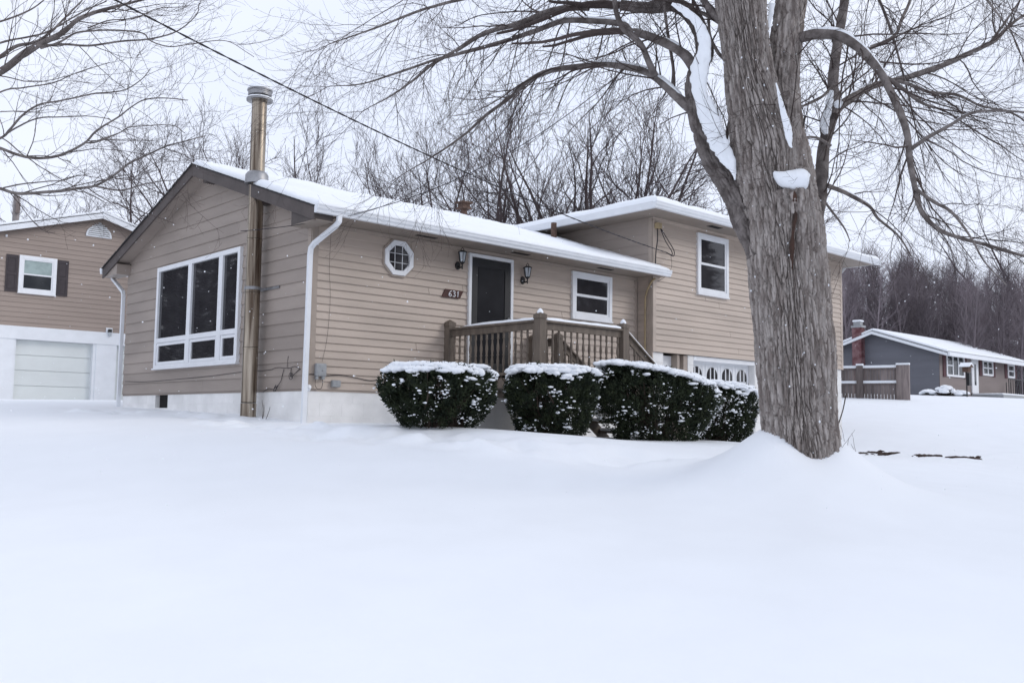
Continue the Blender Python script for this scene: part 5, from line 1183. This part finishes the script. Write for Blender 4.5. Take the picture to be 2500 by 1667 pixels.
ch = MB().box(XH0-.50, XH0-.04, q[1]-chw, q[1]+chw, zbR-.3, cz1).build('chimney', M_brick, nb, 'red brick chimney on the grey gable wall')
MB().box(XH0-.53, XH0+.04, q[1]-chw-.05, q[1]+chw+.05, cz1+.002, cz1+.13).build('chimney_crown', M_greybox, ch); MB().box(XH0-.45, XH0-.1, q[1]-.22, q[1]+.22, cz1+.13, cz1+.36).build('flue_cap', M_greybox, ch)
MB().box(XH0-.52, XH0, q[1]-.27, q[1]+.27, cz1+.362, cz1+.48).build('snow_cap', M_snow, ch, bevel=.05)
# railing and stoop
sx0, _ = fx(1035, 1025); sx1, _ = fx(1190, 1025); sz = fx(1100, 1030)[1]
stp = MB().box(sx0-1.2, sx1, RY-1.9, RY-.03, sz-.5, sz).build('stoop', M_greybox, nb); MB().box(sx0-1.15, sx1-.05, RY-1.85, RY-.05, sz+.002, sz+.10).build('snow_cover', M_snow, nb, bevel=.03)
ri = thing('iron_railing', 'thin black iron railing on the stoop of the grey ranch house', 'railing', (sx0, RY-1.8, sz))
mb = MB()
for i in range(13):
    x = sx0+(sx1-sx0)*i/12; mb.box(x-.02, x+.02, RY-1.82, RY-1.78, sz+.1, sz+.98)
for i in range(1, 7): mb.box(sx1-.02, sx1+.02, RY-1.80+.27*i-.02, RY-1.80+.27*i+.02, sz+.1, sz+.98)
mb.build('baluster', M_black, ri); MB().box(sx0, sx1+.02, RY-1.83, RY-1.77, sz+.98, sz+1.03).build('handrail', M_black, ri)
# shrubs in front of it
def snow_bush(px, py, d, w_, h_, label):
    p = U(px, py, d); z = gz(p[0], p[1]); t = thing('snowy_bush', label, 'shrub', (p[0], p[1], z), 'snow-laden bushes by the grey house'); r_ = np.random.default_rng(int(px))
    tb = Tubes(); k = 120; an = r_.uniform(0, 6.28, k); D = np.c_[np.cos(an)*1.1, np.sin(an)*1.1, r_.uniform(.3, 1.2, k)]; D /= np.linalg.norm(D, axis=1, keepdims=True)
    P_, Q_ = grow(np.tile(p[None]*[1, 1, 0]+[0, 0, z-.05], (k, 1)), D, r_.uniform(.6, 1, k)*w_, np.full(k, .025), np.full(k, .012), 6, .1, (0, 0, -.5), r_); tb.add(P_, Q_, 3); tb.build('stem', M_stem, t)
    mb = MB()
    for i in range(16):
        a_ = r_.uniform(0, 6.28); rr = w_*.8*math.sqrt(r_.random()); s = r_.uniform(.15, .32); cx_, cy_ = p[0]+rr*math.cos(a_), p[1]+rr*math.sin(a_); zz_ = z+h_*(1-(rr/w_)**2)*r_.uniform(.75, 1)
        mb.lathe([(s*.6, zz_-.05), (s, zz_), (s*.8, zz_+.09), (s*.2, zz_+.14)], cx_, cy_, 8)
    mb.build('snow_clumps', M_snow, t, smooth=True)
snow_bush(2308, 962, 53, .62, .5, 'larger snow-laden bush by the grey gable corner'); snow_bush(2265, 965, 54, .45, .22, 'low snow-covered bush beside the grey gable wall'); snow_bush(2345, 966, 54, .5, .25, 'low bush under the triple window of the grey house')
# bird feeder on a pole
p = U(2361, 966, 52); z = gz(p[0], p[1]); k5 = 52/FPX*.3954
bf = thing('bird_feeder', 'snow-roofed bird feeder on a pole before the grey house door', 'bird feeder', (p[0], p[1], z))
zt_ = U(*Z6(965, 850), 52)[2]; zt0 = U(*Z6(965, 880), 52)[2]
MB().tube([(p[0], p[1], z-.2), (p[0], p[1], zt0)], .035, 8).build('pole', M_black, bf); MB().box(p[0]-.16, p[0]+.16, p[1]-.16, p[1]+.16, zt0, zt_).build('box', M_rust, bf)
MB().prism([(p[0]-.3, zt_), (p[0]+.3, zt_), (p[0], zt_+.15)], 1, p[1]-.28, p[1]+.28).build('roof', M_rust, bf); MB().prism([(p[0]-.32, zt_+.01), (p[0], zt_+.17), (p[0]+.32, zt_+.01), (p[0]+.28, zt_+.08), (p[0], zt_+.26), (p[0]-.28, zt_+.08)], 1, p[1]-.29, p[1]+.29).build('snow_cap', M_snow, bf)
zz_ = U(*Z6(962, 925), 52)[2]; MB().box(p[0]-.15, p[0]+.15, p[1]-.2, p[1]-.04, zz_-.35, zz_+.35).build('mailbox', M_black, bf)
# fence
FD0 = U(*Z6(195, 1035), 45); FD1 = U(*Z6(605, 1055), 43.5)
def fpt(t): return FD0[:2]+(FD1[:2]-FD0[:2])*t
fe = thing('wooden_fence', 'weathered board fence with snow on its rails before the grey house', 'fence', (FD1[0], FD1[1], gz(*FD1[:2])))
ftop = U(*Z6(400, 850), 44.2)[2]; fdir = (FD1-FD0)[:2]; fl_ = np.linalg.norm(fdir); fdir /= fl_; fn = np.array([-fdir[1], fdir[0]])
if fn@(CAM[:2]-FD1[:2]) < 0: fn = -fn
t0 = -.35
def obox(a, b, o0, o1, z0, z1):
    c = [FD0[:2]+fdir*u+fn*w_ for u, w_ in ((a, o0), (b, o0), (b, o1), (a, o1))]
    return MB().add([(*q, z0) for q in c]+[(*q, z1) for q in c], [(0, 3, 2, 1), (4, 5, 6, 7), (0, 1, 5, 4), (1, 2, 6, 5), (2, 3, 7, 6), (3, 0, 4, 7)])
u = t0*fl_
while u < fl_-.1:
    q = FD0[:2]+fdir*(u+.07); obox(u, u+.128, 0, .02+.008*rn.random(), gz(*q)-.1, ftop+rn.uniform(-.02, .02)).build('board', M_fence, fe); u += .145
z_mid = U(*Z6(400, 945), 44.2)[2]; z_low = U(*Z6(230, 1035), 44.9)[2]
for zc in (ftop, z_mid):
    obox(t0*fl_, fl_, .021, .07, zc-.12, zc-.03).build('rail', M_fence, fe); obox(t0*fl_, fl_, -.02, .10, zc-.029, zc+.09).build('snow_strip', M_snow, fe)
for zx in (288, 560, 603):
    u = np.dot((U(*Z6(zx, 1000), 44)[:2]-FD0[:2]), fdir); u = min(max(u, 0), fl_+.1); q = FD0[:2]+fdir*u
    obox(u-.14, u+.14, .02, .24, gz(*q)-.3, ftop+.08).build('post', M_fence, fe); obox(u-.15, u+.15, .0, .25, ftop+.082, ftop+.17).build('snow_cap', M_snow, fe)
# white house at the far right edge
p = U(2560, 975, 74); z = gz(p[0], p[1])
wh = thing('white_house', 'pale white house cut off by the right edge of the view', 'house', (p[0], p[1], z))
x0_, x1_ = p[0]-1.9, p[0]+9; hh = U(2500, 868, 74)[2]
MB().prism([(p[1]-.0, z-.5), (p[1]+5, z-.5), (p[1]+5, hh), (p[1]+2.5, hh+1.1), (p[1], hh)], 0, x0_, x1_).build('wall', M_white, wh)
MB().prism([(p[1]-.5, hh-.1), (p[1]+2.5, hh+1.2), (p[1]+5.5, hh-.1), (p[1]+5.5, hh+.05), (p[1]+2.5, hh+1.4), (p[1]-.5, hh+.05)], 0, x0_-.4, x1_+.4).build('roof', M_snow, wh)
MB().box(x0_+2, x0_+3.2, p[1]-.05, p[1]-.01, z+1, z+2.2).build('window', M_glass2, wh)

# ------------------------------------------------------------------ bare soil beside the drive, dry stalks by the trunk
sp = [U(px, py, d) for px, py, d in ((2100, 1101, 23.2), (2140, 1102, 23), (2180, 1108, 22.6), (2230, 1113, 22.2), (2280, 1119, 21.6), (2340, 1126, 21), (2400, 1133, 20.4))]
spx = smooth_path(sp, 90); r_ = np.random.default_rng(4); vs = []; fs_ = []
wd_ = .75*np.clip(.25+1.5*(vnoise(np.c_[np.linspace(0, 14, 90), np.zeros(90), np.zeros(90)])-.25), .04, 1)*np.minimum(1, np.minimum(np.linspace(0, 12, 90), np.linspace(9, 0, 90)))
dxy = np.gradient(spx[:, :2], axis=0); nrm = np.c_[-dxy[:, 1], dxy[:, 0]]; nrm /= np.linalg.norm(nrm, axis=1, keepdims=True)
ico = bmesh.new(); bmesh.ops.create_icosphere(ico, subdivisions=1, radius=1); cv_ = np.array([v.co[:] for v in ico.verts]); cf_ = np.array([[v.index for v in f.verts] for f in ico.faces]); ico.free()
av, af, kk_ = [], [], 0
for i in range(1300):
    t = r_.random()**1.15*88; j = int(t); o_ = r_.normal(0, .20)
    x, y = spx[j, :2]+nrm[j]*o_*wd_[j]*.9+r_.normal(0, .03, 2)
    if float(vnoise(np.array([[x*1.7, y*1.7, 3.]]))[0]) < .20+.40*(t/88): continue
    q = r_.uniform(.012, .055); Vc = cv_*(1+.5*(r_.random((len(cv_), 1))-.5))*np.array([q*1.5, q*1.5, q*.55]); av.append(Vc+np.array([x, y, gz(x, y)+.005])); af.append(cf_+kk_); kk_ += len(cv_)
o = link('bare_soil', np_mesh('bare_soil', np.concatenate(av), np.concatenate(af), M_soil)); tag(o, 'line of dark soil and dead leaves showing through snow beside the drive', 'soil', None, 'stuff')
wt = thing('dry_weeds', 'thin dry stalks sticking out of the snow right of the maple trunk', 'weeds', tuple(U(2070, 1110, D0)))
tb = Tubes(); k = 9; r_ = np.random.default_rng(8)
bp = np.array([U(r_.uniform(2045, 2100), 1100, D0+r_.uniform(-.25, .25)) for _ in range(k)]); bp[:, 2] = ground(bp[:, 0], bp[:, 1])-.02
P_, Q_ = grow(bp, np.c_[r_.normal(0, .45, (k, 2)), np.ones(k)], r_.uniform(.08, .28, k), np.full(k, .0022), np.full(k, .0015), 6, .08, (0, 0, 0), r_); tb.add(P_, Q_, 4)
tb.build('stalk', M_stem, wt)
p = U(2047, 1040, D0+.3); 
cable('leaning_stick', 'thin bare stick leaning out of the snow behind the trunk', [U(2047, 1035, D0+.35), U(2058, 1000, D0+.4), U(2066, 960, D0+.45)], .006, 12, 'stick', M_stem)
wt2 = thing('dry_weeds', 'small dry stalk by the foot of the steel chimney pipe', 'weeds', (-.25, .95, -.5))
tb = Tubes(); bp = np.array([[-.2, 1.0, -.50], [-.22, .95, -.5], [-.2, .9, -.5]]); P_, Q_ = grow(bp, np.array([[-.1, -.3, 1], [0, .1, 1], [0, -.7, .8]]), np.array([.32, .25, .3]), np.full(3, .006), np.full(3, .003), 6, .12, (0, 0, 0), r_); tb.add(P_, Q_, 4); tb.build('stalk', M_stem, wt2)

# ------------------------------------------------------------------ spruces across the street (seen mirrored in the windows)
def spruce_meshes(seed, H=11.0):
    r_ = np.random.default_rng(seed); n = 5200; h = r_.random(n)**.8; an = r_.uniform(0, 6.28, n); R = 2.7*(1-h)**.9+.12; rad = R*np.sqrt(r_.uniform(.15, 1, n))*(1+.2*np.sin(an*5+h*40))
    P_ = np.c_[rad*np.cos(an), rad*np.sin(an), .7+h*(H-.7)-.22*rad]; D = np.c_[np.cos(an), np.sin(an), r_.normal(-.35, .2, n)]+r_.normal(0, .25, (n, 3)); D /= np.linalg.norm(D, axis=1, keepdims=True)
    Sx = np.c_[-np.sin(an), np.cos(an), r_.normal(0, .3, n)]; l_ = r_.uniform(.3, .7, n)[:, None]; w_ = r_.uniform(.08, .2, n)[:, None]
    V = np.stack([P_-D*l_*.4-Sx*w_, P_-D*l_*.4+Sx*w_, P_+D*l_*.6+Sx*w_*.3, P_+D*l_*.6-Sx*w_*.3], 1)
    fo = np_mesh('foliage', V.reshape(-1, 3), np.arange(n*4).reshape(n, 4), M_spruce)
    m_ = r_.choice(n, 1500, False); Vs = V[m_]+np.array([0, 0, .05]); Vs = Vs.mean(1, keepdims=True)+(Vs-Vs.mean(1, keepdims=True))*.6
    sn = np_mesh('snow_clumps', Vs.reshape(-1, 3), np.arange(6000).reshape(1500, 4), M_snow)
    return fo, sn, MB().tube([(0, 0, -.5), (0, 0, H*.9)], [.22, .03], 8).mesh('trunk', M_stem)
SM = [spruce_meshes(1), spruce_meshes(2)]
for i, (x, y, s) in enumerate([(-15, 30, 1.3), (-18, 36, 1.5), (-21, 31, 1.4), (-13, 39, 1.6), (-27, 40, 1.5), (-17, 48, 1.8), (16, -27, 1.3), (20, -29, 1.5), (24, -27, 1.4), (28, -30, 1.6), (32, -26, 1.5), (36, -29, 1.6), (40, -25, 1.5), (45, -28, 1.7), (12, -30, 1.3)]):
    t = thing('spruce_tree', 'dark snowy spruce standing outside the view, mirrored in the house windows', 'tree', (x, y, gz(x, y)), 'spruces mirrored in the windows')
    for nm, me in zip(('foliage', 'snow_clumps', 'trunk'), SM[i % 2]): link(nm, me, t)
    t.scale = (s, s, s*1.05); t.rotation_euler = (0, 0, i*1.3)

# ------------------------------------------------------------------ falling snow
r_ = np.random.default_rng(12); k = 1500
ico = bmesh.new(); bmesh.ops.create_icosphere(ico, subdivisions=1, radius=1); jv = np.array([v.co[:] for v in ico.verts]); jf = np.array([[v.index for v in f.verts] for f in ico.faces]); ico.free()
pts = np.array([U(r_.uniform(-100, 2600), r_.uniform(-50, 1250), d) for d in r_.uniform(5.0, 20, k)])
g_ = ground(pts[:, 0], pts[:, 1], False); pts = pts[(pts[:, 2] > g_+.1) & ~((pts[:, 0] > -.3) & (pts[:, 1] > -.3))]; n = len(pts)
V = jv[None]*r_.uniform(.0018, .0052, n)[:, None, None]*r_.uniform(.7, 1.3, (n, 1, 3))+pts[:, None]
F = (jf[None]+np.arange(n)[:, None, None]*len(jv)).reshape(-1, 3)
tag(link('falling_snow', np_mesh('falling_snow', V.reshape(-1, 3), F, M_snow, True)), 'sparse snowflakes drifting down in front of the house', 'snowfall', None, 'stuff')
